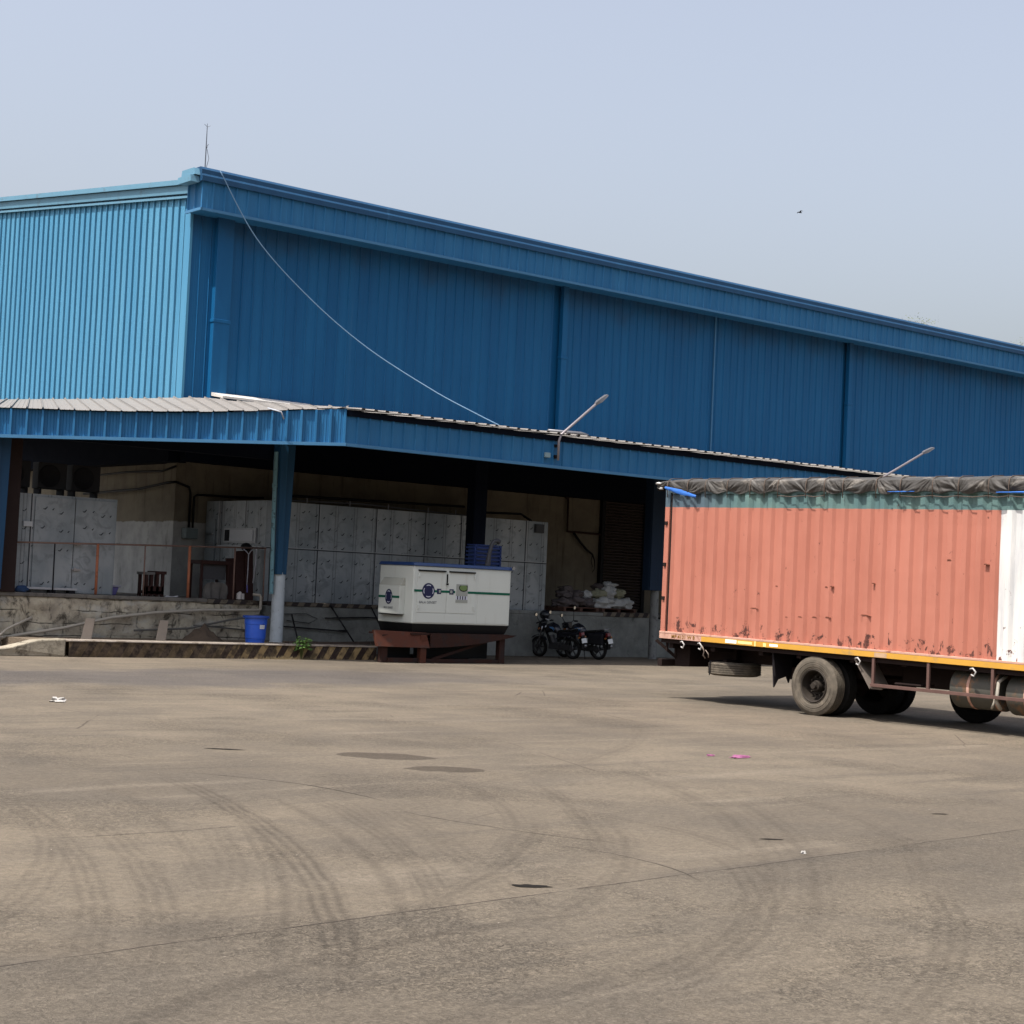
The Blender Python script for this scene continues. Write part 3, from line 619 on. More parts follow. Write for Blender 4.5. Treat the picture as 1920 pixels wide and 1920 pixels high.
# kerb
kerb = thing('hazard_kerb', 'long raised kerb with faded yellow and black hazard stripes in front of the platform', 'kerb', (16.95, -2.85, 0))
b = MB(); rough_wall(b, 16.95, 25.35, -2.85, -.01, .36, .018); b.build('striped_face', HAZ, kerb, smooth=True, fixn=False)
b = MB(); b.hexa([(16.95,-2.885,.345),(25.35,-2.885,.315),(25.35,-2.3,.31),(16.95,-2.3,.345),(16.95,-2.87,.385),(25.35,-2.87,.35),(25.35,-2.3,.35),(16.95,-2.3,.385)]); b.build('kerb_top', KTOP, kerb, bevel=.02)
b = MB(); b.box(16.6, 25.35, -2.3, -.02, 0, .32); fl = b.build('planting_strip', DIRT, kerb)
# crumbling ramp cheek left of the kerb
b = MB()
pts = [(13.0,-2.2,0),(16.93,-2.75,0),(16.93,-2.75,.40),(16.3,-2.68,.36),(15.7,-2.6,.20),(15.2,-2.5,.13),(13.0,-2.1,.06)]
for k in range(1):
    b.extr(pts, (.0, .42, 0))
rampo = b.build('broken_ramp', concrete('ramp_concrete', (.33, .29, .22), (.24, .21, .16), (.07, .055, .04), sc=1.6), None, bevel=.03)
tag(rampo, 'broken sloping concrete ramp edge at the left end of the hazard kerb', 'ramp')

# slanted concrete blocks
for k, (x, lab) in enumerate(((18.45, 'slanted concrete prop under the pale pipe, left one of the pair'), (20.42, 'slanted concrete prop behind the kerb, right one of the pair'))):
    b = MB(); b.hexa([(x-.26,-.85,.30),(x+.02,-.85,.30),(x+.10,-.70,.30),(x-.18,-.70,.30),(x+.0,-.55,.80),(x+.24,-.55,.80),(x+.30,-.40,.78),(x+.06,-.40,.78)])
    o = b.build('concrete_prop', mat('pinkish_concrete_%d' % k, (.30, .245, .19), .9, var=.15, sc=5, bump=.5), None, bevel=.015); tag(o, lab, 'concrete block', 'concrete props behind the kerb')

# ------------------------------------------------------------------ cold rooms
def film_marks(b, o, ux, w, h, m):
    """pairs of small diagonal ink ticks printed on the protective film"""
    ux = Vector(ux); nrm = Vector((ux.y, -ux.x, 0)); o = Vector(o); r_ = 0
    zz = .24
    while zz < h-.12:
        xx = .18 + (r_ % 2)*0
        c_ = 0
        while xx < w-.12:
            dz = -.085*(c_ % 2)
            for (ox, ln) in ((0, .085), (.20, .06)):
                if random.random() < .78 and xx+ox < w-.08:
                    p = o + ux*(xx+ox+random.uniform(-.03, .03)) + Vector((0, 0, zz+dz+random.uniform(-.03, .03))) + nrm*.004
                    d = (ux*.7 + Vector((0, 0, .75))).normalized(); s_ = d.cross(nrm).normalized()*.016
                    q = p + d*ln
                    b.poly([p-s_, p+s_, q+s_*.6, q-s_*.6], m)
                    if ox == 0:
                        e = p - ux*.045 + Vector((0, 0, .012)); v_ = Vector((0, 0, .011)); b.poly([p-v_, p+v_, e+v_, e-v_], m)
            xx += .45; c_ += 1
        zz += .43; r_ += 1
def seams(b, o, ux, xs, zs, w, h, m, ml):
    ux = Vector(ux); nrm = Vector((ux.y, -ux.x, 0)); o = Vector(o)
    for x in xs:
        for (wd, mm, off) in ((.030, m, 0), (.022, ml, .035)):
            p = o+ux*(x+off)+nrm*.005; b.poly([p, p+ux*wd, p+ux*wd+Vector((0,0,h)), p+Vector((0,0,h))], mm)
    x = .28
    while x < w-.1:
        for q in range(3):
            p = o+ux*(x+q*.045)+nrm*.0045; b.poly([p, p+ux*.007, p+ux*.007+Vector((0,0,h)), p+Vector((0,0,h))], ml if q == 1 else m)
        x += .62
    for z in zs:
        for (wd, mm, off) in ((.028, m, 0), (.02, ml, .032)):
            p = o+Vector((0,0,z+off))+nrm*.0065; b.poly([p, p+ux*w, p+ux*w+Vector((0,0,wd)), p+Vector((0,0,wd))], mm)
cr = thing('cold_room', 'long grey steel panel cold room under the canopy behind the generator', 'cold room', (23.9, .35, 1.34))
z0 = 1.34; H = 2.66; xe = 33.72
b = MB(); b.box(23.9, xe, .35, 3.0, z0, z0+H, 0)
film_marks(b, (23.9,.35,z0), (1,0,0), xe-23.9, H, 1)
seams(b, (23.9,.35,z0), (1,0,0), [.12, 1.6, 3.5, 5.2, 6.5, 8.95], [1.40], xe-23.9, H, 2, 3)
b.build('panel_wall', [PANEL, INK, SEAM, SEAML], cr)
b = MB(); b.box(23.86, 23.9, .36, 3.5, z0, z0+H, 0)
b.build('end_wall', [PANEL, INK, SEAM, SEAML], cr)
b = MB(); film_marks(b, (23.855, 3.5, z0), (0,-1,0), 3.1, H, 1); seams(b, (23.857,3.5,z0), (0,-1,0), [.85, 2.1], [], 3.1, H, 2, 3); b.build('end_wall_print', [PANEL, INK, SEAM, SEAML], cr, fixn=False)
b = MB(); b.box(23.80, 23.86, .45, 2.75, 2.74, 2.79); b.box(23.80, 23.86, 2.70, 2.75, 2.79, 4.0); b.build('wall_trim', SEAML, cr)
b = MB(); b.box(23.82, 23.86, .78, 2.45, 2.86, 3.26); wf = b.build('hatch_window', SEAML, cr)
b = MB(); b.box(23.80, 23.822, .90, 2.10, 2.91, 3.21); b.build('sliding_shutter', mat('pale_hatch_panel', (.33, .34, .36), .4, .1), wf)
b = MB(); b.box(23.812, 23.822, 2.12, 2.38, 2.91, 3.21); b.build('pane', DARK, wf)
b = MB(); b.box(23.81, 23.86, 2.92, 3.42, z0, 3.5); dr = b.build('door', PANEL, cr, bevel=.005)
b = MB(); b.box(23.78, 23.81, 3.0, 3.3, 3.08, 3.11); b.box(23.78, 23.81, 3.0, 3.3, 2.8, 2.83); b.build('handle', CHROME, dr)
b = MB(); b.box(33.18, 33.52, .28, .345, 3.66, 3.92); b.box(33.2, 33.5, .27, .28, 3.68, 3.90); b.build('junction_box', mat('dark_grey_box', (.05, .052, .056), .5), cr, bevel=.01)
b = MB()
for xx in (24.3, 25.2, 26.6, 27.9, 29.3, 30.3): b.tube([(xx,.5,z0+H), (xx,.5,z0+H+.16)], .018, 6)
b.tube([(24.4,.62,z0+H+.05), (27,.62,z0+H+.12), (31,.62,z0+H+.02)], .02, 6)
b.build('roof_stub', GREYP, cr)
b = MB(); b.tube([(31.2,.9,4.16), (33.1,.9,4.22), (33.24,.9,4.15), (33.26,.6,4.02)], .035, 8); b.tube([(24.5,1.0,4.2), (31.0,1.0,4.3)], .035, 8); b.build('refrigerant_pipe', BLACKP, cr, smooth=True)

cl = thing('cold_room', 'grey steel panel room with a wide double door at the far left of the platform', 'cold room', (17.0, .35, 1.34))
b = MB(); b.box(16.2, 19.55, .35, 3.2, z0+.02, 3.72, 0); film_marks(b, (16.95,.35,z0), (1,0,0), 2.6, 2.36, 1)
seams(b, (16.2,.35,z0+.02), (1,0,0), [1.10], [], 3.3, 2.36, 2, 3); b.build('panel_wall', [PANEL, INK, SEAM, SEAML], cl)
b = MB(); b.box(17.40, 18.42, .31, .35, z0+.03, 3.66); d1 = b.build('door', PANEL, cl, bevel=.004)
b = MB(); b.box(18.44, 19.50, .31, .35, z0+.03, 3.66); d2 = b.build('door', PANEL, cl, bevel=.004)
b = MB(); b.box(18.40, 18.62, .26, .31, 2.55, 2.60); b.tube([(18.5,.26,2.575), (18.5,.22,2.575)], .04, 8); b.build('handle', CHROME, d2)
b = MB(); b.box(18.40, 18.62, .26, .31, 1.92, 1.97); b.tube([(18.46,.26,1.95), (18.46,.22,1.95)], .04, 8); b.build('handle', CHROME, d2)
b = MB(); film_marks(b, (17.45,.306,z0+.9), (1,0,0), .95, 1.4, 1); film_marks(b, (18.5,.306,z0+1.35), (1,0,0), .95, 1.0, 1); film_marks(b, (17.45,.306,z0), (1,0,0), 2.0, .6, 1)
b.build('door_print', [PANEL, INK], cl, fixn=False)
b = MB(); b.box(17.12, 17.34, .29, .345, 2.93, 3.05); b.build('wall_sign_plate', mat('pale_sign_plate', (.4, .41, .42), .5), cl)

# condenser units on the left room roof
def ac_unit(x, lab, w_=.75, col=(.022, .022, .024)):
    t = thing('condenser_unit', lab, 'air conditioner', (x, 1.2, 3.72), group='condenser units above the left cold room')
    m = mat('condenser_paint', col, .6)
    b = MB(); b.box(x-w_/2, x+w_/2, 1.2, 1.55, 3.9, 4.55); b.build('casing', m, t, bevel=.015)
    b = MB(); b.lathe([(.0, -.01), (.24, -.01), (.26, -.03), (.28, .0)], (x-.08, 1.19, 4.22), (0, 1, 0), 24); b.build('fan_grille', DARK, t, smooth=True)
    for xa in (x-w_/2+.05, x+w_/2-.1):
        b = MB(); b.box(xa, xa+.05, 1.2, 1.55, 3.72, 3.9); b.build('stand', DARK, t)
    return t
ac_unit(17.25, 'dim grey condenser unit nearest the left column, on the cold room roof')
ac_unit(18.2, 'dim condenser unit in the middle of the three on the cold room roof')
ac_unit(19.1, 'dim condenser unit at the right end of the cold room roof', col=(.018, .018, .02))

# switch box + conduits on the corner wall
sb = thing('switch_box', 'small grey electrical box on the stained corner wall under two black conduits', 'electrical box', (23.25, 3.4, 2.95))
b = MB(); b.box(23.12, 23.52, 3.30, 3.53, 2.93, 3.22); b.build('box', mat('box_grey', (.16, .19, .19), .6), sb, bevel=.02)
b = MB(); b.box(23.14, 23.50, 3.285, 3.30, 2.96, 3.19); b.build('lid', mat('lid_grey', (.14, .17, .17), .6), sb)
o = MB(); o.tube([(22.8,9.0,4.2), (22.8,5.5,4.3), (22.8,3.9,4.45), (22.85,3.5,4.47), (23.24,3.45,4.35), (23.30,3.45,4.2), (23.30,3.45,3.24)], .035, 8)
o.tube([(22.8,8.0,4.75), (22.8,6.3,4.80), (22.8,4.2,4.78), (22.8,3.45,4.9)], .03, 8)
tag(o.build('conduit', BLACKP, None, smooth=True), 'black conduit running round the stained building corner into the grey box', 'conduit')
o = MB(); o.tube([(23.42,3.45,3.24), (23.42,3.45,4.1), (23.52,3.45,4.16), (24.9,3.45,4.18), (25.5,3.2,4.2)], .03, 8)
tag(o.build('conduit', BLACKP, None, smooth=True), 'black conduit rising from the grey box and turning right above the cold room', 'conduit')
o = MB(); o.tube([(37.33,3.55,5.05), (37.36,3.55,3.92), (38.95,3.55,3.9)], .035, 8); o.tube([(37.33,3.55,4.99), (37.15,3.55,5.1)], .05, 8)
tag(o.build('conduit', RUSTP and mat('brown_conduit', (.035, .018, .014), .7), None, smooth=True), 'brown conduit bent down the beige wall beside the roller shutter', 'conduit')
o = MB(); o.tube([(37.6,3.5,3.88), (37.85,3.48,3.62), (38.2,3.48,3.35), (38.45,3.48,3.22), (38.56,3.47,3.0), (38.58,3.47,2.75), (38.48,3.47,2.62)], [.04,.045,.04,.035,.02,.015,.012], 8)
o.tube([(38.45,3.48,3.22), (38.40,3.47,3.0), (38.47,3.46,2.8)], .012, 6)
tag(o.build('hanging_cable', BLACKP, None, smooth=True), 'frayed black cable dangling on the beige wall below the brown conduit', 'cable')

# railing
rl = thing('railing', 'orange and rust brown pipe railing along the left part of the platform edge', 'railing', (16.7, .1, 1.35))
for (x, r_, m_, zt) in ((17.85, .018, DARK, 2.56), (18.97, .035, ORANGE, 2.60), (20.25, .018, RAILG, 2.64), (21.50, .038, ORANGE, 2.68), (22.82, .022, RAILG, 2.70), (23.72, .02, RAILG, 2.72)):
    b = MB(); b.tube([(x+.01,.1,1.36), (x,.1,zt)], r_, 8); b.build('post', m_, rl, smooth=True)
b = MB(); b.tube([(16.72,.1,2.53), (19.4,.1,2.61), (23.75,.1,2.73)], .022, 8); b.build('top_rail', RAILG, rl, smooth=True)

# things on the platform
tub = thing('tub', 'shallow purple plastic tub on the platform behind the orange post', 'tub', (19.5, .6, 1.34))
PUR = mat('purple_plastic', (0.1000, 0.0900, 0.2200), .5)
b = MB(); b.hexa([(19.27,.45,1.35),(19.70,.45,1.35),(19.70,.85,1.35),(19.27,.85,1.35),(19.22,.40,1.56),(19.76,.40,1.56),(19.76,.9,1.56),(19.22,.9,1.56)]); b.build('body', PUR, tub, bevel=.03)
b = MB(); b.box(19.19, 19.79, .37, .93, 1.56, 1.60); b.build('rim', mat('grey_rim', (.2, .2, .24), .5), tub, bevel=.01)
bd = thing('board_stack', 'pale boards lying flat on a low pallet before the left cold room', 'boards', (17.7, .2, 1.34))
b = MB(); b.box(17.1, 18.5, .12, .30, 1.44, 1.49); b.build('top_board', mat('pale_board', (.32, .32, .33), .7), bd)
for xa in (17.15, 17.8, 18.3):
    b = MB(); b.box(xa, xa+.15, .12, .3, 1.36, 1.44); b.build('bearer', DARK, bd)
def blob(b, c, rx, ry, rz_, seed, amp=.25, n=14, fr=1.6, m=0, flat=.0):
    i0 = len(b.v); c = Vector(c)
    for j in range(n+1):
        ph = pi*j/n
        for i in range(2*n):
            th = pi*i/n; d = Vector((sin(ph)*cos(th), sin(ph)*sin(th), cos(ph)))
            k = 1 + amp*noise.fractal(d*fr + Vector((seed*3.7, seed, 0)), 1, 2, 4)
            p = Vector((d.x*rx, d.y*ry, d.z*rz_))*k
            p.z = max(p.z, -rz_*(1-flat)); b.v.append(c+p)
    for j in range(n):
        for i in range(2*n):
            a = i0+j*2*n+i; e = i0+j*2*n+(i+1) % (2*n); b.f.append((a, e, e+2*n, a+2*n)); b.mi.append(m)
b = MB(); blob(b, (17.05,.05,1.43), .16, .12, .09, 3); tag(b.build('cloth_bag', mat('blue_cloth', (.02, .04, .09), .9), None, smooth=True), 'crumpled dark blue cloth bundle by the left column foot', 'bag')

st = thing('stool', 'dark brown slatted wooden stool on the platform behind the railing', 'stool', (20.75, .6, 1.34))
BR = mat('dark_brown_wood', (.032, .014, .012), .65, var=.3, sc=8)
b = MB()
b.box(20.5, 21.02, .45, .85, 1.42, 1.50); b.box(20.5, 21.02, .45, .52, 1.40, 1.62); b.build('lower_frame', BR, st, bevel=.008)
for xx in (20.50, 20.64, 20.80, 20.95):
    b = MB(); b.box(xx, xx+.07, .45, .52, 1.345, 1.93); b.box(xx, xx+.07, .80, .87, 1.345, 1.93); b.build('leg', BR, st)
b = MB(); b.box(20.76, 21.06, .42, .90, 1.92, 2.0); b.build('seat', BR, st, bevel=.01)
b = MB(); b.box(20.47, 20.74, .42, .90, 1.90, 1.97); b.build('seat', mat('grey_seat', (.12, .115, .11), .7), st, bevel=.01)
b = MB(); b.poly([(20.9,.18,1.365),(21.25,.16,1.37),(21.2,.3,1.375),(21.05,.34,1.40)]); b.poly([(21.25,.16,1.37),(21.2,.3,1.375),(21.32,.24,1.41)])
tag(b.build('paper_scrap', mat('white_paper', (.6, .6, .6), .8), None), 'crumpled white paper lying on the platform below the stool', 'litter')
tb = thing('table', 'dark wooden table with a grey cloth hung below it beside the railing', 'table', (22.6, .9, 1.34))
b = MB(); b.box(22.15, 23.05, .62, 1.3, 2.24, 2.34); b.build('tabletop', BR, tb, bevel=.01)
for (x, y) in ((22.2,.68),(22.98,.68),(22.2,1.24),(22.98,1.24)):
    b = MB(); b.box(x-.03, x+.03, y-.03, y+.03, 1.345, 2.24); b.build('leg', BR, tb)
b = MB(); b.box(22.23, 22.95, .75, .77, 1.85, 2.24); b.build('back_panel', mat('dim_grey_board', (.06, .06, .065), .7), tb)
b = MB(); i0 = 0; nx, nz = 24, 10
for j in range(nz+1):
    for i in range(nx+1):
        x = i/nx; z = j/nz
        fold = sin(x*19)*.05*(1-z*.6)+noise.noise(Vector((x*6, z*2, 1)))*.05
        top = .42 - .16*(2*x-1)**4 - .10*abs(sin(x*5))*(1-z)
        b.v.append(Vector((22.26+x*.74, .66+fold, 1.36 + z*top)))
for j in range(nz):
    for i in range(nx):
        a = j*(nx+1)+i; b.f.append((a, a+1, a+nx+2, a+nx+1)); b.mi.append(0)
tag(b.build('cloth', mat('dusty_grey_cloth', (.13, .12, .11), .9, var=.3, sc=6), None, smooth=True), 'dusty grey cloth draped in folds under the dark table', 'cloth')
b = MB(); b.tube([(23.02,.12,1.37), (23.02,.12,1.50), (23.06,.12,1.56)], [.07,.075,.03], 12); b.tube([(23.13,.14,1.37), (23.13,.14,1.52)], [.06,.05], 12)
tag(b.build('water_can', mat('white_can_plastic', (.45, .42, .40), .5), None, smooth=True, auto=50), 'small white plastic can at the platform edge beside the table', 'can')
bo = thing('board_rack', 'tall dark brown boards standing against the steel panel wall by the column', 'boards', (23.5, .7, 1.34))
for (xa, xb, zt, yy) in ((22.98, 23.28, 2.42, .75), (23.22, 23.50, 2.62, .70), (23.48, 23.72, 2.74, .66)):
    b = MB(); b.hexa([(xa,yy-.1,1.345),(xb,yy-.1,1.345),(xb,yy-.04,1.345),(xa,yy-.04,1.345),(xa,yy+.05,zt),(xb,yy+.05,zt+.02),(xb,yy+.10,zt+.02),(xa,yy+.10,zt)])
    b.build('board', BR, bo, bevel=.006)
hp = thing('helmet', 'black helmet with white straps hung on the brown boards near the corner column', 'helmet', (23.42, .6, 2.7))
b = MB(); blob(b, (23.40,.52,2.74), .15, .14, .11, 5, .06); b.build('shell', BLACKP, hp, smooth=True)
WSTR = mat('white_strap', (.38, .38, .42), .7)
b = MB(); b.tube([(23.26,.42,2.68), (23.33,.38,2.62), (23.39,.37,2.55), (23.40,.38,2.1), (23.39,.38,1.72)], .014, 6); b.tube([(23.54,.42,2.68), (23.46,.38,2.64), (23.40,.37,2.56)], .014, 6); b.build('strap', WSTR, hp, smooth=True)
b = MB(); b.tube([(23.63,.40,2.78), (23.62,.38,2.3), (23.58,.40,1.80)], .015, 6); tag(b.build('cord', WSTR, None, smooth=True), 'pale cord hanging straight down in front of the brown boards', 'cord')
b = MB(); b.tube([(23.39,.36,1.75), (23.40,.36,1.55)], .018, 6); tag(b.build('blue_strap_end', mat('violet_strap', (.12, .11, .3), .7), None), 'violet strap end dangling below the black helmet', 'strap')

# drum, dirt, plant, pipes, rods
dm = thing('plastic_drum', 'bright blue open-topped plastic drum standing on the kerb strip', 'drum', (22.3, -2.35, .33))
dx, dy, dz_ = 22.24, -2.05, .30
b = MB(); b.lathe([(.0,0), (.215,0), (.225,.02), (.24,.15), (.25,.16), (.265,.50), (.275,.51), (.28,.66), (.262,.66), (.255,.5), (.23,.03), (0,.03)], (dx,dy,dz_), (0,0,1), 40); b.build('body', DRUM, dm, smooth=True, auto=35)
b = MB(); b.lathe([(.285,.655), (.325,.66), (.33,.70), (.318,.715), (.285,.715), (.28,.66)], (dx,dy,dz_), (0,0,1), 40, closed=True); b.build('rim', DRUML, dm, smooth=True, auto=35)
b = MB()
for q in range(6):
    a0 = radians(-100 + q*5.2); a1 = radians(-100+(q+1)*5.2)
    b.poly([(dx+.272*cos(a0),dy+.272*sin(a0),dz_+.40),(dx+.272*cos(a1),dy+.272*sin(a1),dz_+.40),(dx+.277*cos(a1),dy+.277*sin(a1),dz_+.50),(dx+.277*cos(a0),dy+.277*sin(a0),dz_+.50)])
b.build('sticker', STICK, dm, fixn=False)
b = MB(); nn = 26
for j in range(nn+1):
    for i in range(nn+1):
        x = -1+2*i/nn; y = -1+2*j/nn; rr = math.hypot(x, y); h = max(0.0, 1-rr)**.9
        b.v.append(Vector((21.2+x*.55, -1.3+y*.5, .315 + h*.42*(1+.35*noise.fractal(Vector((x*3, y*3, 0)), 1, 2, 4)))))
for j in range(nn):
    for i in range(nn):
        a = j*(nn+1)+i; b.f.append((a, a+1, a+nn+2, a+nn+1)); b.mi.append(0)
dd = b.build('dirt_heap', mat('dark_soil', (.06, .045, .033), .95, var=.3, sc=12, bump=1, bsc=40), None, smooth=True); tag(dd, 'small dark heap of soil beside the blue drum', 'dirt heap')

pl = thing('plant', 'small leafy green plant growing out over the striped kerb', 'plant', (23.05, -2.95, 0))
LEAF = mat('leaf_green', (0.0800, 0.1520, 0.0360), .5, var=.45, sc=14)
b = MB(); rnd = random.Random(4)
for k in range(9):
    a = rnd.uniform(0, 2*pi); b.tube([(23.05,-2.92,.0), (23.05+.06*cos(a),-2.92+.05*sin(a),.3), (23.05+.17*cos(a),-2.92+.14*sin(a),.45+rnd.uniform(-.1,.14))], [.012,.009,.004], 5)
b.build('stem', mat('stem_brown', (.08, .09, .03), .8), pl)
b = MB()
for k in range(150):
    a = rnd.uniform(0, 2*pi); el = rnd.uniform(-.6, 1); rr = rnd.uniform(.35, 1)
    c = Vector((23.05+.21*rr*cos(a)*sqrt(1-min(1,abs(el))**2*.8), -2.95+.17*rr*sin(a), .36+.24*el*rr))
    d = Vector((cos(a)+rnd.uniform(-.5,.5), sin(a)+rnd.uniform(-.5,.5), rnd.uniform(-1.0,.4))).normalized(); s_ = d.cross(Vector((rnd.uniform(-.4,.4), rnd.uniform(-.4,.4), 1))).normalized()
    L = rnd.uniform(.06, .115); W = L*.36; up_ = d.cross(s_)*L*.12
    b.poly([c, c+d*L*.45+s_*W+up_, c+d*L, c+d*L*.5]); b.poly([c, c+d*L*.5, c+d*L, c+d*L*.45-s_*W+up_])
b.build('leaves', LEAF, pl, fixn=False)
gr = MB()
for k in range(420):
    x = rnd.gauss(22.6, .55); y = -2.93+rnd.uniform(-.10, .04); hh = rnd.uniform(.03, .11); a = rnd.uniform(0, 2*pi)
    gr.poly([(x,y,.0), (x+.008*cos(a),y+.008*sin(a),.0), (x+rnd.uniform(-.06,.06), y+rnd.uniform(-.05,.02), hh)])
g_ = gr.build('dry_grass', mat('straw_grass', (.27, .21, .12), .9, var=.3, sc=9), None, fixn=False); g_['kind'] = 'stuff'; tag(g_, 'dry straw tufts along the foot of the striped kerb', 'grass')

o = MB(); o.tube([(15.3,-.22,.12), (16.51,-.22,.29), (18.09,-.20,.55), (19.3,-.18,.82), (20.47,-.18,.97), (21.8,-.18,1.07), (23.44,-.18,1.11), (23.50,-.18,1.14), (23.50,-.18,1.44), (23.46,-.17,1.50), (23.30,-.10,1.51)], .038, 10)
tag(o.build('drain_pipe', PVC, None, smooth=True), 'long pale drain pipe sloping down across the crumbling platform wall', 'pipe')
o = MB(); o.tube([(19.9,-.22,.52), (21.4,-.22,.60), (22.6,-.2,.84), (23.6,-.2,1.0)], .026, 8); tag(o.build('drain_pipe', PVCD, None, smooth=True), 'thin grimy pipe passing behind the blue drum', 'pipe')
o = MB(); o.tube([(21.6,-.12,.68), (22.4,-.10,.64), (23.6,-.12,.55)], .02, 8); tag(o.build('drain_pipe', PVCD, None, smooth=True), 'thin dark pipe low on the wall right of the soil heap', 'pipe')
o = MB(); o.tube([(23.9,-.06,.72), (26.0,-.08,.62), (26.3,-.10,.62)], [.018,.018,.035], 8); o.tube([(24.1,-.05,1.02), (25.0,-.06,1.05), (25.35,-.07,.92), (25.1,-.06,.80), (24.4,-.05,.86)], .01, 6)
o.tube([(25.6,-.06,.95), (27.0,-.06,1.0), (28.2,-.06,.96)], .018, 8)
tag(o.build('wall_pipe', DARK, None, smooth=True), 'dark wires and pipe strung along the wall right of the white pole', 'pipe')
o = MB(); o.tube([(16.2,-.35,.18), (16.6,-.3,.50), (17.2,-.28,.78)], .03, 8); tag(o.build('old_hose', PVC, None, smooth=True), 'short bent pale pipe at the far left below the platform edge', 'pipe')
RODM = mat('black_rod', (.012, .012, .013), .6)
for (p, q, lab) in (((24.25,-.9,.32), (24.42,-.25,1.02), 'short black rod leaning behind the leafy plant'), ((26.15,-.7,.32), (25.75,-.05,1.3), 'long black rod leaning on the wall midway between pole and generator'), ((27.35,-.6,.32), (27.1,-.05,1.28), 'black rod leaning on the wall just left of the generator')):
    o = MB(); o.tube([p, q], .022, 8); tag(o.build('iron_rod', RODM, None, smooth=True), lab, 'rod', 'black rods leaning on the platform wall')
b = MB(); rnd = random.Random(9)
for k in range(7):
    x = 23.6+k*.42; b.hexa([(x,-1.5,.32),(x+.5,-1.45,.32),(x+.5,-1.2,.32),(x,-1.25,.32),(x,-1.5,.35+.01*k),(x+.5,-1.45,.35+.012*k),(x+.5,-1.2,.37),(x,-1.25,.36)])
tag(b.build('scrap_boards', mat('weathered_scrap_wood', (.08, .06, .05), .9, var=.4, sc=5), None), 'dark scrap boards lying on the strip behind the kerb', 'scrap wood')

# ------------------------------------------------------------------ generator on its skid
gx0, gx1, gy0, gy1 = 25.62, 28.80, -3.92, -2.45; gz0, gz1 = .98, 2.44
gen = thing('generator', 'white soundproof diesel generator with blue roof and green stripe on a rusty skid', 'generator', (27.2, -3.2, .78))
b = MB(); b.box(gx0, gx1, gy0, gy1, gz0, gz1); b.build('enclosure', GENW, gen, bevel=.03)
b = MB(); b.hexa([(gx0+.06,gy0+.05,.76),(gx1-.10,gy0+.05,.76),(gx1-.10,gy1-.05,.76),(gx0+.06,gy1-.05,.76),(gx0,gy0,gz0),(gx1,gy0,gz0),(gx1,gy1,gz0),(gx0,gy1,gz0)]); b.build('base_tank', BLACKP, gen, bevel=.01)
b = MB(); b.hexa([(gx0-.03,gy0-.04,gz1),(gx1+.08,gy0-.04,gz1),(gx1+.08,gy1+.04,gz1),(gx0-.03,gy1+.04,gz1),(gx0+.0,gy0+.0,gz1+.085),(gx1+.05,gy0,gz1+.085),(gx1+.05,gy1,gz1+.085),(gx0+.0,gy1,gz1+.085)]); b.build('roof', GENB, gen, bevel=.015)
F = gy0-.006
def plate(b, x0, x1, z0, z1, t=.012, m=0): b.box(x0, x1, gy0-t, gy0-.0005, z0, z1, m)
for (xa, xb) in ((25.74, 26.66), (26.68, 27.62)):
    b = MB(); plate(b, xa, xb, 1.27, 2.30); dr = b.build('door', GENW, gen, bevel=.006)
    for zz in (1.36, 2.16):
        h = MB(); xx = xa+.03 if xa < 26 else xb-.07; h.box(xx, xx+.04, gy0-.035, gy0-.012, zz, zz+.10); h.build('hinge', GENW, dr)
b = MB(); plate(b, 25.74, 27.62, 1.02, 1.25, .008); b.build('lower_panel', GENW, gen, bevel=.004)
b = MB(); plate(b, 27.70, 28.72, 1.03, 2.38, .006); b.build('side_panel', GENW, gen, bevel=.004)
b = MB(); plate(b, 25.76, 26.62, 2.31, 2.345, .045); plate(b, 26.74, 27.58, 2.31, 2.345, .045); b.build('rain_strip', BLACKP, gen)
b = MB(); plate(b, 26.655, 26.69, 2.04, 2.26, .03); b.box(26.64, 26.70, gy0-.05, gy0-.03, 1.98, 2.03); b.build('latch', BLACKP, gen)
b = MB(); plate(b, gx0+.03, 25.95, 1.785, 1.845, .0145); plate(b, 26.28, 26.95, 1.785, 1.845, .0145); plate(b, 27.36, gx1-.03, 1.785, 1.845, .0145); b.build('stripe', GREEN, gen)
def emblem(o, ux, rad, parent, sq=1.0):
    o = Vector(o); ux = Vector(ux); nn = Vector((ux.y, -ux.x, 0)); Z = Vector((0,0,1))
    def ring(r0, r1, a0, a1, off, m, b):
        n_ = max(3, int((a1-a0)/8))
        for k in range(n_):
            s, e = radians(a0+(a1-a0)*k/n_), radians(a0+(a1-a0)*(k+1)/n_)
            P = [o + nn*off + ux*(r_*cos(t)*sq) + Z*(r_*sin(t)) for (r_, t) in ((r0, s), (r1, s), (r1, e), (r0, e))]
            b.poly(P if r0 > 0 else P[1:], m)
    b = MB(); ring(0, rad, 0, 360, .003, 0, b)
    for a in (0, 90, 180, 270): ring(rad*.68, rad*.80, a-27, a+27, .006, 1, b)
    b.build('emblem', [LOGOB, LOGOW], parent, fixn=False)
emblem((26.09, gy0-.013, 1.815), (1,0,0), .20, gen)
for (xa, xb, xc, xd_) in ((26.36, 26.50, 26.42, 26.48), (26.76, 26.90, 26.78, 26.86)):
    b = MB(); plate(b, xa, xb, 1.745, 1.885, .018); ha = b.build('door_handle', LOGOB, gen, bevel=.01)
    b = MB(); plate(b, xc, xd_, 1.775, 1.855, .022); b.build('handle_face', GREYPL, ha, bevel=.01)
b = MB(); plate(b, 26.98, 27.35, 1.72, 2.02, .02, 0); plate(b, 26.97, 27.36, 1.55, 1.625, .02, 0); plate(b, 26.98, 27.35, 1.626, 1.719, .0165, 3)
n_ = 20
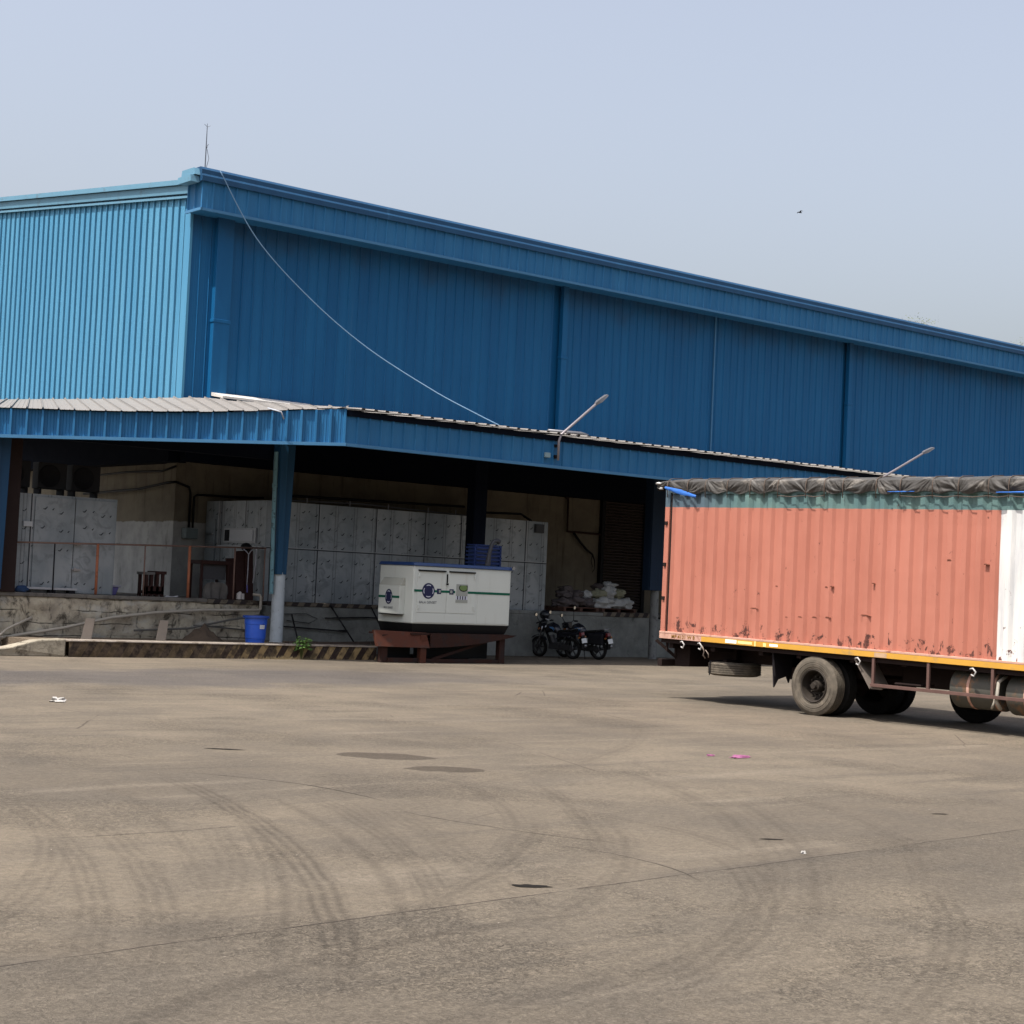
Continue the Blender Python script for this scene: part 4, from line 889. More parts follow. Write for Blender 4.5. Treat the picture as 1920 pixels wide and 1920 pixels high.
for (rx, rz_, dy_, mm) in ((.15, .10, .0215, 2), (.125, .075, .023, 1)):
    c = Vector((27.21, gy0-dy_, 1.93)); b.poly([c+Vector((min(.135, rx*cos(2*pi*k/n_)), 0, min(.06, rz_*sin(2*pi*k/n_)))) for k in range(n_)], mm)
for k in range(4):
    xx = 27.02+k*.082; plate(b, xx, xx+.03, 1.628, 1.716, .019, 2)
b.build('nameplate', [GREYPL, GREENL, BLACKP, LOGOW], gen, fixn=False)
text_mesh('lettering', 'BALA GENSET', .085, mat('lettering_grey', (.12, .125, .13), .6), (26.09, gy0-.014, 1.50), (1,0,0), (0,0,1), gen, 1.05)
# air intake hood on the left end
hy0, hy1 = -3.58, -2.68
b = MB(); hx = gx0
b.hexa([(hx-.17,hy0,1.20),(hx-.0,hy0,1.20),(hx-.0,hy1,1.20),(hx-.17,hy1,1.20),(hx-.17,hy0,1.92),(hx,hy0,1.92),(hx,hy1,1.92),(hx-.17,hy1,1.92)])
hood = b.build('intake_hood', GENW, gen, bevel=.012)
b = MB(); b.hexa([(hx-.17,hy0,1.921),(hx,hy0,1.921),(hx,hy1,1.921),(hx-.17,hy1,1.921),(hx-.03,hy0+.01,2.11),(hx,hy0+.01,2.12),(hx,hy1-.01,2.12),(hx-.03,hy1-.01,2.11)]); b.build('sloped_top', mat('dusty_cream_sheet', (.34, .34, .29), .6, var=.15), hood)
b = MB(); b.box(hx-.16, hx-.02, hy0+.03, hy1-.03, 1.175, 1.199); b.build('hood_grille', DARK, hood)
b = MB(); b.box(hx-.174, hx-.171, hy0, hy1, 1.60, 1.66); b.build('stripe', GREEN, hood)
emblem((hx-.174, (hy0+hy1)/2, 1.63), (0,-1,0), .19, gen, .82)
text_mesh('lettering', 'BALA GENSET', .07, bpy.data.materials['lettering_grey'], (hx-.174, (hy0+hy1)/2, 1.33), (0,-1,0), (0,0,1), gen, .9)
# louvred exhaust box and chimney on the roof
b = MB(); lx0, lx1, ly0, ly1 = 27.92, 28.78, -3.45, -3.10
b.box(lx0+.03, lx1-.03, ly0+.03, ly1-.03, 2.53, 3.05); lb = b.build('louvre_box', GENB, gen)
b = MB()
for k in range(5):
    z = 2.58+k*.10; b.hexa([(lx0,ly0-.03,z),(lx1,ly0-.03,z),(lx1,ly0+.03,z+.03),(lx0,ly0+.03,z+.03),(lx0,ly0-.03,z+.035),(lx1,ly0-.03,z+.035),(lx1,ly0+.03,z+.065),(lx0,ly0+.03,z+.065)])
    b.box(lx0-.03, lx0+.03, ly0, ly1, z, z+.045)
b.box(lx0, lx1, ly0, ly1, 3.06, 3.09); b.box(lx0-.02, lx0+.03, ly0-.03, ly0+.03, 2.53, 3.08); b.box(lx1-.03, lx1+.02, ly0-.03, ly0+.03, 2.53, 3.08); b.box(28.42, 28.46, ly0-.034, ly0, 2.53, 3.07)
b.build('louvre_slats', mat('louvre_blue', (.02, .035, .11), .45), lb)
b = MB(); b.tube([(28.12,-3.75,2.53), (28.16,-3.75,2.85), (28.23,-3.75,3.08), (28.29,-3.75,3.18), (28.40,-3.75,3.21), (28.48,-3.75,3.17)], [.08,.055,.052,.052,.058,.068], 14); b.build('exhaust_pipe', mat('sooty_exhaust', (.05, .05, .055), .6, .3), gen, smooth=True, auto=50)
b = MB(); b.tube([(28.80,-3.98,2.50), (28.80,-4.02,2.50)], .05, 12); b.build('lifting_lug', CHROME, gen)
# skid
sk = thing('steel_skid', 'rusty steel skid frame on short legs carrying the white generator', 'skid', (26.9, -3.3, 0))
b = MB(); b.hexa([(24.55,-4.00,.40),(26.10,-4.10,.38),(26.10,-4.02,.38),(24.55,-3.9,.40),(24.50,-3.90,.80),(26.04,-4.0,.76),(26.04,-3.9,.76),(24.5,-3.8,.80)]); b.build('front_plate', RUSTP, sk, bevel=.006)
b = MB(); b.extr([(26.14,-4.08,.745),(28.95,-4.08,.745),(28.80,-4.08,.69),(28.2,-4.08,.58),(27.4,-4.08,.47),(26.7,-4.08,.41),(26.14,-4.08,.39)], (0,.05,0)); b.build('side_plate', RUST, sk)
b = MB(); b.box(25.55, 28.75, -4.02, -2.5, .705, .755); b.box(24.55, 25.55, -3.9, -3.6, .705, .755); b.build('deck', RUST, sk)
for (xx, yy) in ((24.72,-3.95), (25.85,-4.05), (28.45,-4.0), (25.7,-2.7), (27.0,-2.7), (28.45,-2.5)):
    b = MB(); b.box(xx, xx+.18, yy, yy+.16, 0, .70); b.build('leg', RUSTP if xx < 26 and yy < -4 else RUST, sk, bevel=.006)
b = MB(); b.box(26.1, 28.4, -3.55, -3.40, .10, .60); b.box(24.95, 25.85, -3.6, -3.45, .06, .5); b.build('inner_beam', BLACKP, sk)
b = MB(); b.box(24.9, 25.9, -3.99, -3.85, .02, .12); b.box(26.0, 28.5, -3.98, -3.80, .01, .10); b.box(26.0, 28.5, -2.55, -2.4, .02, .14); b.bar((26.3,-3.9,.08), (28.2,-3.9,.6), .07, .07); b.bar((26.3,-2.6,.6), (28.2,-2.6,.1), .07, .07); b.box(27.2, 27.34, -3.2, -3.0, 0, .72); b.build('cross_brace', RUST, sk)

# ------------------------------------------------------------------ motorcycles (local: x forward, z up)
def tyre_wheel(b, o, ax, R, wd, n=36, m=0):
    h = wd/2
    b.lathe([(R*.78,-h*.55),(R*.86,-h*.95),(R*.95,-h*.85),(R,-h*.35),(R,h*.35),(R*.95,h*.85),(R*.86,h*.95),(R*.78,h*.55)], o, ax, n, m, closed=True)
def motorcycle(loc, heading, lean, label, fairing=True, bag=False, mh=0):
    t = thing('motorcycle', label, 'motorcycle', loc, group='motorcycles parked by the platform wall')
    t.rotation_mode = 'XYZ'; t.rotation_euler = (lean, 0, heading)
    WB = 1.27; R = .305
    def mk(name, b, m, par=t, **k): return b.build(name, m, par, local=True, **k)
    for (nm, x) in (('wheel', 0), ('wheel', WB)):
        b = MB(); tyre_wheel(b, (x,0,R), (0,1,0), R, .10 if x == 0 else .085); w_ = mk(nm, b, RUBD, smooth=True, auto=50)
        b = MB(); b.lathe([(R*.70,-.03),(R*.79,-.035),(R*.79,.035),(R*.70,.03)], (x,0,R), (0,1,0), 36, closed=True)
        for k in range(6):
            a = 2*pi*k/6; b.bar((x,0,R), (x+R*.73*cos(a),0,R+R*.73*sin(a)), .022, .03, up=(0,1,0))
        b.lathe([(0,-.05),(.045,-.05),(.045,.05),(0,.05)], (x,0,R), (0,1,0), 16)
        b.lathe([(0,.055),(.085,.055),(.085,.065),(0,.065)], (x,0,R), (0,1,0), 24)
        mk('rim', b, ENGM, w_)
    b = MB()
    for s in (-1, 1): b.tube([(WB,s*.08,R), (WB-.17,s*.08,.78), (WB-.22,s*.08,.92)], .022, 8)
    mk('fork', b, CHROME, smooth=True)
    b = MB(); n_ = 10
    for k in range(n_):
        a0 = radians(35+k*11); a1 = radians(35+(k+1)*11)
        P = [(WB+(R+.035)*cos(a), s*.06, R+(R+.035)*sin(a)) for a in (a0, a1) for s in (-1, 1)]
        b.hexa([P[0],P[1],P[3],P[2],*[(p[0]+.0, p[1], p[2]+.012) for p in (P[0],P[1],P[3],P[2])]])
    mk('front_mudguard', b, BIKE)
    b = MB(); sec = [(.94,.10,.86,.05,.06),(.86,.13,.97,.13,.10),(.70,.14,1.0,.15,.14),(.55,.13,.95,.14,.13),(.44,.09,.86,.10,.07)]
    i0 = 0; ns = 12
    for (x, hw, zc, hz, _) in sec:
        for k in range(ns):
            a = 2*pi*k/ns; b.v.append(Vector((x, hw*cos(a), zc-.10+hz*sin(a))))
    for q in range(len(sec)-1):
        for k in range(ns): b.f.append((q*ns+k, q*ns+(k+1) % ns, (q+1)*ns+(k+1) % ns, (q+1)*ns+k)); b.mi.append(0)
    b.f.append(tuple(range(ns))); b.mi.append(0); b.f.append(tuple((len(sec)-1)*ns+k for k in range(ns))); b.mi.append(0)
    tk = mk('fuel_tank', b, BIKE, smooth=True)
    b = MB(); b.poly([(.74,.146,.92),(.60,.145,.93),(.52,.137,.86),(.62,.147,.87)]); b.poly([(.62,.148,.87),(.56,.145,.80),(.60,.147,.90)]); mk('tank_decal', b, BIKEB, tk, fixn=False)
    b = MB()
    b.hexa([(-.20,-.08,.83),(.47,-.11,.76),(.47,.11,.76),(-.20,.08,.83),(-.22,-.07,.90),(.45,-.10,.83),(.45,.10,.83),(-.22,.07,.90)]); mk('seat', b, RUBD, bevel=.03)
    b = MB(); b.hexa([(-.34,-.06,.74),(.50,-.10,.60),(.50,.10,.60),(-.34,.06,.74),(-.36,-.05,.86),(.50,-.12,.76),(.50,.12,.76),(-.36,.05,.86)]); mk('side_cover', b, BIKE, bevel=.02)
    b = MB(); b.tube([(-.05,.14,.86),(-.25,.13,.92),(-.40,.08,.93),(-.40,-.08,.93),(-.25,-.13,.92),(-.05,-.14,.86)], .012, 6); mk('grab_rail', b, CHROME, smooth=True)
    b = MB(); b.hexa([(-.42,-.07,.70),(-.33,-.07,.68),(-.33,.07,.68),(-.42,.07,.70),(-.40,-.07,.80),(-.33,-.07,.80),(-.33,.07,.80),(-.40,.07,.80)]); mk('tail_light', b, mat('red_lens', (.12, .01, .01), .3))
    b = MB(); b.hexa([(-.40,-.06,.32),(-.36,-.06,.32),(-.36,.06,.32),(-.40,.06,.32),(-.42,-.07,.72),(-.30,-.07,.72),(-.30,.07,.72),(-.42,.07,.72)]); mk('rear_mudguard', b, BLACKP)
    b = MB(); b.hexa([(-.47,-.11,.50),(-.46,-.11,.50),(-.46,.11,.50),(-.47,.11,.50),(-.44,-.11,.63),(-.43,-.11,.63),(-.43,.11,.63),(-.44,.11,.63)]); mk('number_plate', b, PLATE)
    b = MB(); b.hexa([(.40,-.12,.26),(.82,-.12,.28),(.82,.12,.28),(.40,.12,.26),(.38,-.10,.46),(.78,-.10,.46),(.78,.10,.46),(.38,.10,.46)]); b.tube([(.70,0,.42),(.78,0,.66)], [.10,.09], 14)
    for k in range(5): b.lathe([(.0,0),(.115,0),(.115,.012),(0,.012)], (.715+k*.014,0,.46+k*.04), (.3,0,.95), 14)
    mk('engine', b, ENGM, bevel=.0)
    b = MB(); b.tube([(.84,-.08,.45),(.80,-.12,.24),(.40,-.15,.22),(.10,-.17,.27),(-.38,-.17,.40)], [.025,.025,.03,.045,.045], 10); mk('exhaust', b, CHROME, smooth=True)
    b = MB(); b.bar((1.0,0,.88),(.82,0,.40),.05,.06); b.bar((.84,0,.41),(.40,0,.37),.05,.05); b.bar((.42,-.11,.37),(.42,.11,.37),.04,.05); b.bar((0,.09,R),(.42,.09,.38),.03,.06,up=(0,1,0)); b.bar((0,-.09,R),(.42,-.09,.38),.03,.06,up=(0,1,0)); b.bar((.02,.10,R+.02),(-.05,.10,.74),.035,.035); b.bar((.02,-.10,R+.02),(-.05,-.10,.74),.035,.035); b.bar((.45,.10,.30),(.30,.26,.02),.02,.02); mk('frame', b, BLACKP)
    b = MB(); b.lathe([(.0,.06),(.09,.06),(.10,.05),(.10,.045),(0,.045)], (.0,.04,R), (0,1,0), 24); b.box(-.02,.45,.10,.125,.27,.42); mk('chain_cover', b, ENGM)
    b = MB(); b.tube([(1.02,-.36,1.05),(1.04,-.20,1.08),(1.06,-.05,1.0),(1.06,.05,1.0),(1.04,.20,1.08),(1.02,.36,1.05)], .014, 8); b.tube([(1.02,.24,1.065),(1.01,.37,1.045)], .024, 8); b.tube([(1.02,-.24,1.065),(1.01,-.37,1.045)], .024, 8); hb = mk('handlebar', b, BLACKP, smooth=True)
    for s in (-1, 1):
        b = MB(); mz = 1.29 + (mh if s < 0 else 0); b.tube([(1.04,s*.22,1.08),(1.08,s*.30,mz-.03)], .009, 6); b.lathe([(0,-.015),(.05,-.015),(.06,0),(.05,.01),(0,.01)], (1.08,s*.32,mz), (1,0,.1), 16); mr = mk('mirror', b, BLACKP, hb, smooth=True)
        b = MB(); b.lathe([(0,0),(.048,0),(.048,-.004),(0,-.004)], (1.062,s*.32,mz), (1,0,.1), 16); mk('mirror_face', b, MIRROR, mr)
    b = MB()
    if fairing:
        b.hexa([(1.12,-.13,.72),(1.26,-.08,.76),(1.26,.08,.76),(1.12,.13,.72),(1.02,-.14,1.04),(1.14,-.10,1.06),(1.14,.10,1.06),(1.02,.14,1.04)]); b.hexa([(1.04,-.11,1.04),(1.13,-.09,1.05),(1.13,.09,1.05),(1.04,.11,1.04),(.98,-.07,1.16),(1.02,-.06,1.17),(1.02,.06,1.17),(.98,.07,1.16)])
    else:
        b.lathe([(0,.12),(.06,.11),(.095,.05),(.10,0),(0,-.02)], (1.14,0,.92), (1,0,0), 20); b.box(1.0,1.12,-.10,.10,.86,1.06)
    fr_ = mk('headlight_cowl', b, BIKE, bevel=.02)
    b = MB(); b.lathe([(0,.012),(.07,.008),(.075,0)], (1.235,0,.88) if fairing else (1.255,0,.92), (1,0,.15), 20); mk('headlight', b, CHROME, fr_)
    for s in (-1, 1):
        b = MB(); b.tube([(1.1,s*.10,.86),(1.1,s*.19,.86)], [.015,.03], 8); b.tube([(-.36,s*.07,.66),(-.38,s*.16,.66)], [.012,.028], 8); mk('indicator', b, mat('amber_lens', (.25, .09, .02), .35))
    if bag:
        for s in (-1, 1):
            b = MB(); b.hexa([(-.30,s*.13,.46),(.22,s*.13,.48),(.22,s*.25,.48),(-.30,s*.24,.46),(-.32,s*.12,.80),(.20,s*.12,.78),(.20,s*.21,.77),(-.30,s*.20,.80)]); mk('saddlebag', b, mat('black_canvas', (.011, .011, .013), .85), bevel=.035)
    return t
motorcycle((33.32,-1.47,0), radians(99), radians(-7), 'black motorcycle with blue tank decal, the nearer one with a helmet on its mirror', True, False)
motorcycle((34.20,-1.62,0), radians(101), radians(-7), 'black motorcycle with saddlebags and raised mirror, parked behind and right of the other', False, True, .16)
hl = thing('helmet', 'black riding helmet perched on the handlebar of the nearer motorcycle', 'helmet', (33.07, -.42, 1.2))
b = MB(); blob(b, (33.05,-.45,1.24), .145, .16, .145, 2, .03, n=16); b.build('shell', BIKE, hl, smooth=True)
b = MB(); b.tube([(32.96,-.58,1.13),(33.05,-.62,1.09),(33.16,-.58,1.12)], .018, 8); b.build('chin_trim', CHROME, hl, smooth=True)
b = MB(); blob(b, (32.99,-.53,1.25), .10, .11, .06, 2, .02); b.build('visor', mat('smoked_visor', (.05, .055, .06), .12), hl, smooth=True)

# ------------------------------------------------------------------ pallets and sacks
PALW = mat('reddish_pallet_wood', (.10, .055, .042), .85, var=.35, sc=6)
def pallet(x0, x1, lab):
    t = thing('pallet', lab, 'pallet', ((x0+x1)/2, .7, 1.34), group='pallets under the sacks')
    b = MB()
    for y in (.35, .60, .85, 1.10, 1.35): b.box(x0, x1, y, y+.16, 1.46, 1.485)
    b.build('deck', PALW, t)
    b = MB()
    for x in (x0, (x0+x1)/2-.05, x1-.10): b.box(x, x+.10, .35, 1.5, 1.36, 1.455)
    b.box(x0, x1, .35, .45, 1.342, 1.36); b.build('bearer', PALW, t)
pallet(34.5, 35.95, 'reddish wooden pallet under the grey-brown sacks')
pallet(36.1, 37.55, 'reddish wooden pallet under the white sacks')
SW = [mat('white_woven_sack', (.42, .43, .43), .75, var=.2, sc=5, bump=.5, bsc=9, bdist=.05), mat('yellowish_sack', (.28, .28, .20), .75, var=.25, sc=5, bump=.5, bsc=9, bdist=.05), mat('grey_brown_sack', (.10, .085, .085), .85, var=.35, sc=5, bump=.5, bsc=9, bdist=.05)]
SD = [((36.35,.65,1.64),(.40,.30,.18),0,'fat white sack at the left foot of the white pile'), ((36.95,.70,1.62),(.34,.28,.16),0,'white sack in the middle of the bottom row of the white pile'),
 ((37.35,.70,1.64),(.28,.28,.18),0,'white sack at the right foot of the white pile'), ((36.30,.75,1.90),(.26,.24,.15),1,'yellowish sack on the left shoulder of the white pile'),
 ((36.72,.80,1.98),(.30,.26,.20),0,'large white sack on top of the white pile'), ((37.12,.78,1.93),(.22,.24,.16),1,'pale yellow-green sack right of the topmost white one'),
 ((36.85,.9,2.20),(.24,.2,.12),0,'crumpled white sack crowning the whole pile'), ((36.45,.95,2.14),(.2,.2,.10),2,'dull grey sack tucked behind the top of the white pile'),
 ((34.75,.75,1.60),(.30,.28,.14),2,'grey-brown sack at the far left end of the dark pile'), ((35.20,.70,1.64),(.34,.3,.18),2,'rounded grey-brown sack at the front centre of the dark pile'),
 ((35.70,.72,1.62),(.28,.28,.16),2,'creased grey-brown sack next to the white pile'), ((35.0,.9,1.85),(.30,.25,.14),2,'grey-brown sack on top of the left of the dark pile'),
 ((35.45,.92,1.86),(.26,.25,.13),2,'grey-brown sack on the upper middle of the dark pile'), ((35.15,1.0,2.03),(.22,.22,.10),2,'dim crumpled sack topmost of the dark pile'), ((35.9,.95,1.84),(.2,.22,.14),0,'small pale sack wedged between the dark and the white pile')]
for k, (c, s_, mi, lab) in enumerate(SD):
    b = MB(); blob(b, c, s_[0], s_[1], s_[2], k+11, .5, n=16, fr=1.9)
    t = (random.random()-.5)*1.2
    tag(b.build('sack', SW[mi], None, smooth=True), lab, 'sack', 'sacks piled on the platform')

# ------------------------------------------------------------------ truck
TX = 23.47
trk = thing('container_truck', 'faded red container truck with a teal top band and yellow lower rail, parked at right', 'truck', (24.7, -18.85, 0))
def tz(Y, z): return z + .0125*(Y+15)
def contmat():
    g = NG('faded_container_paint'); x, y, z = g.xyz()      # local to the truck root
    zz = g.math('SUBTRACT', z, g.math('MULTIPLY', y, .0125))
    n = g.noise((1, 1, .5), 6, .6)
    red = g.mix(g.ramp(n, .3, .7), (0.3450, 0.1240, 0.0830), (0.4000, 0.1520, 0.1040))
    red = g.mix(g.math('MULTIPLY', g.ramp(g.noise((2, 7, .7), 6, .7), .55, .75), .35), red, (0.4200, 0.1800, 0.1300))
    scr = g.ramp(g.noise((3, 3.5, 5), 9, .75), .72, .76); red = g.mix(scr, red, (0.1280, 0.0400, 0.0280))
    teal = g.mix(g.ramp(g.noise(1.2, 7, .65), .35, .65), (0.0750, 0.1380, 0.1380), (0.1100, 0.1820, 0.1650))
    teal = g.mix(g.ramp(y, 2.0, 3.2), teal, (0.0680, 0.1000, 0.1240))
    white = g.mix(g.ramp(g.noise((2, 5, .6), 6, .65), .4, .7), (0.6000, 0.5850, 0.5500), (0.4400, 0.4400, 0.4400))
    c = g.mix(g.ramp(y, -3.565, -3.575), red, white)
    c = g.mix(g.ramp(zz, 3.645, 3.655), c, teal)
    # rust: strong noise whose threshold loosens only along the bottom 35 cm
    h = g.ramp(zz, 1.68, 1.34)
    rn = g.math('ADD', g.noise((6, 6.5, 4.5), 9, .72, dist=.4), g.math('MULTIPLY', h, .112))
    c = g.mix(g.ramp(rn, .652, .675), c, g.mix(g.ramp(g.noise(20, 5), .4, .6), (0.1360, 0.0480, 0.0336), (0.0600, 0.0240, 0.0192)))
    g.bump(g.noise((2.0, 2.0, 1.0), 5, .55), .5, .03)
    return g.fin(c, .55, 0, .35)
CONT = contmat()
DENT = mat('scraped_dent', (.20, .075, .05), .7, var=.3, sc=20)
YR = -15.07; YF = -24.9; ZB = 1.30; ZT = 3.98
CP = [(0, 0), (.34, 0), (.47, .050), (.82, .050)]
b = MB(); nn = round((YR-YF)/.278)
b.corr((TX,YF,tz(YF,ZB)), (TX,YR,tz(YR,ZB)), (TX,YF,tz(YF,ZT)), (TX,YR,tz(YR,ZT)), nn, CP, (1,0,0), rows=10, wob=.012)
b.corr((TX+2.44,YF,tz(YF,ZB)), (TX+2.44,YR,tz(YR,ZB)), (TX+2.44,YF,tz(YF,ZT)), (TX+2.44,YR,tz(YR,ZT)), nn, CP, (-1,0,0))
b.corr((TX+.02,YF,tz(YF,ZB)), (TX+2.42,YF,tz(YF,ZB)), (TX+.02,YF,tz(YF,ZT)), (TX+2.42,YF,tz(YF,ZT)), 9, CP, (0,1,0))
b.build('container_side', CONT, trk, fixn=False)
b = MB()
for z0_, z1_, w_ in ((ZT-.02, ZT+.07, .07),):
    b.hexa([(TX-.01,YF,tz(YF,z0_)),(TX+w_,YF,tz(YF,z0_)),(TX+w_,YR,tz(YR,z0_)),(TX-.01,YR,tz(YR,z0_)),(TX-.01,YF,tz(YF,z1_)),(TX+w_,YF,tz(YF,z1_)),(TX+w_,YR,tz(YR,z1_)),(TX-.01,YR,tz(YR,z1_))])
b.hexa([(TX,YF,tz(YF,ZT)),(TX+2.44,YF,tz(YF,ZT)),(TX+2.44,YR+.2,tz(YR,ZT)),(TX,YR+.2,tz(YR,ZT)),(TX,YF,tz(YF,ZT+.05)),(TX+2.44,YF,tz(YF,ZT+.05)),(TX+2.44,YR+.2,tz(YR,ZT+.05)),(TX,YR+.2,tz(YR,ZT+.05))])
b.build('container_roof', CONT, trk)
for xa in (TX-.01, TX+2.34):
    b = MB(); b.box(xa, xa+.11, YR+.07, YR+.19, ZB-.02, ZT+.05); b.build('rear_post', CONT, trk, bevel=.008)
b = MB(); b.box(TX+.03, TX+.08, YR, YR+.07, ZB, ZT); b.build('post_gap', CHAS, trk)
for k in (0, 1):
    xa = TX+.11+k*1.12; b = MB(); b.box(xa, xa+1.10, YR+.13, YR+.17, ZB, ZT-.05); dr = b.build('rear_door', CONT, trk)
    b = MB(); b.tube([(xa+.8 if not k else xa+.3, YR+.21, ZB), (xa+.8 if not k else xa+.3, YR+.21, ZT-.1)], .02, 8); b.build('locking_bar', GREYP, dr)
for z in (3.35, 2.55, 1.9):
    b = MB(); b.box(TX-.035, TX-.01, YR+.10, YR+.16, z, z+.07); b.build('door_hinge', CHAS, trk)
for (dy_, dz_2, wd_) in ((-17.26,1.82,.09),(-17.79,2.24,.03),(-18.05,1.69,.03),(-18.36,1.71,.05),(-18.69,1.72,.045),(-18.99,1.73,.05),(-19.8,1.80,.10),(-18.94,2.26,.03),(-21.49,2.78,.04),(-19.05,2.27,.025),(-22.2,2.72,.04),(-19.95,2.35,.02)):
    b = MB(); b.hexa([(TX-.006,dy_-wd_,dz_2),(TX+.052,dy_-wd_,dz_2),(TX+.052,dy_+wd_,dz_2),(TX-.006,dy_+wd_,dz_2),(TX-.010,dy_-wd_*.6,dz_2+.02),(TX+.052,dy_-wd_*.6,dz_2+.02),(TX+.052,dy_+wd_*.6,dz_2+.02),(TX-.010,dy_+wd_*.6,dz_2+.02)]); b.build('dent', DENT, trk)
# lower rail
YEL = mat('chrome_yellow_rail_paint', (0.5084, 0.2706, 0.0451), .5, var=.12, sc=3, dirt=(0.3280, 0.2050, 0.0820), dirt_sc=4, dirt_lo=.55, dirt_hi=.75)
PINK = mat('pinkish_rail_edge', (0.4592, 0.2706, 0.2050), .6, var=.15, sc=4, dirt=(0.2460, 0.1066, 0.0738), dirt_sc=6)
def rail(b, ya, yb, z0_, z1_, out, m=0, w_=.10):
    b.hexa([(TX-out,yb,tz(yb,z0_)),(TX+w_,yb,tz(yb,z0_)),(TX+w_,ya,tz(ya,z0_)),(TX-out,ya,tz(ya,z0_)),(TX-out,yb,tz(yb,z1_)),(TX+w_,yb,tz(yb,z1_)),(TX+w_,ya,tz(ya,z1_)),(TX-out,ya,tz(ya,z1_))], m)
b = MB(); rail(b, YR+.19, YF, 1.262, 1.30, .035); rail(b, YR+.19, -16.0, 1.16, 1.262, .03); rl2 = b.build('lower_rail', PINK, trk, bevel=.005)
b = MB(); rail(b, -16.0, YF, 1.165, 1.260, .033); b.build('yellow_strip', YEL, rl2, bevel=.004)
RW = mat('white_reflector', (.85, .82, .7), .35); RY_ = mat('pale_yellow_reflector', (.80, .62, .25), .4)
b = MB(); rail(b, -16.62, -16.90, 1.185, 1.25, .0365, 0, 0); rail(b, -16.93, -17.28, 1.19, 1.24, .0365, 1, 0); rail(b, -17.34, -17.37, 1.17, 1.26, .0365, 1, 0); rail(b, -17.55, -17.62, 1.175, 1.24, .0365, 1, 0); rail(b, -17.70, -17.90, 1.19, 1.235, .0365, 0, 0); b.build('reflector', [RW, RY_], rl2)
b = MB(); rail(b, -20.06, -20.32, 1.172, 1.25, .0362, 0, 0); b.build('bare_patch', mat('chalky_bare_patch', (.42, .28, .17), .8, var=.3, sc=12), rl2)
text_mesh('registration_lettering', 'MP 4131 W 8', .095, mat('brown_lettering', (.20, .10, .02), .6), (TX-.0335, -15.52, 1.178), (0,-1,0), (0,0,1), rl2, 1.15)
b = MB(); rail(b, YR+.19, YF, 1.08, 1.158, -.03, 0, 2.3); b.build('container_floor', CHAS, trk)
# chassis
b = MB()
for xx in (TX+.75, TX+1.55):
    b.box(xx, xx+.09, YF, -14.95, .78, 1.07)
for yy in (-15.1, -16.2, -17.4, -18.3, -19.5, -20.6, -21.8, -23): b.box(TX+.08, TX+2.36, yy-.05, yy+.05, .98, 1.075)
b.build('chassis_rail', CHAS, trk)
b = MB(); b.box(TX+.05, TX+2.35, -14.90, -14.78, .62, .76); b.box(TX+.55, TX+.68, -15.0, -14.85, .62, 1.08); b.box(TX+1.7, TX+1.83, -15.0, -14.85, .62, 1.08); b.box(TX+.35, TX+.9, -15.35, -14.95, .64, 1.05); b.build('rear_bumper', CHAS, trk, bevel=.01)
b = MB(); b.bar((TX+.05,-14.72,1.12), (TX+.35,-14.98,.80), .05, .06); b.box(TX+.06, TX+.10, -15.02, -14.98, .92, 1.08); b.box(TX+.2, TX+.24, -15.12, -15.08, .85, 1.08); b.build('corner_brace', CHAS, trk)
# tie hooks
for yy in (-15.52, -15.98, -19.72, -22.05):
    b = MB(); b.tube([(TX-.02,yy+.07,1.12-.0125*(-yy-15)), (TX-.05,yy,1.135-.0125*(-yy-15)), (TX-.05,yy-.06,1.08-.0125*(-yy-15)), (TX-.05,yy-.03,1.01-.0125*(-yy-15)), (TX-.04,yy+.03,1.03-.0125*(-yy-15))], .014, 8); b.build('tie_hook', mat('pale_hook_steel', (.4, .38, .36), .6), trk, smooth=True)
b = MB(); b.tube([(TX+.0,-16.0,1.07), (TX+.03,-16.03,.98), (TX+.06,-15.98,.90), (TX+.1,-16.0,.84)], .012, 6); b.tube([(TX+.05,-16.05,1.0), (TX+.08,-16.10,.92), (TX+.1,-16.08,.86)], .01, 6); tag(b.build('rope', mat('pale_rope', (.3, .24, .2), .9), None, smooth=True), 'short frayed rope hanging from the truck rail above the spare tyre', 'rope')
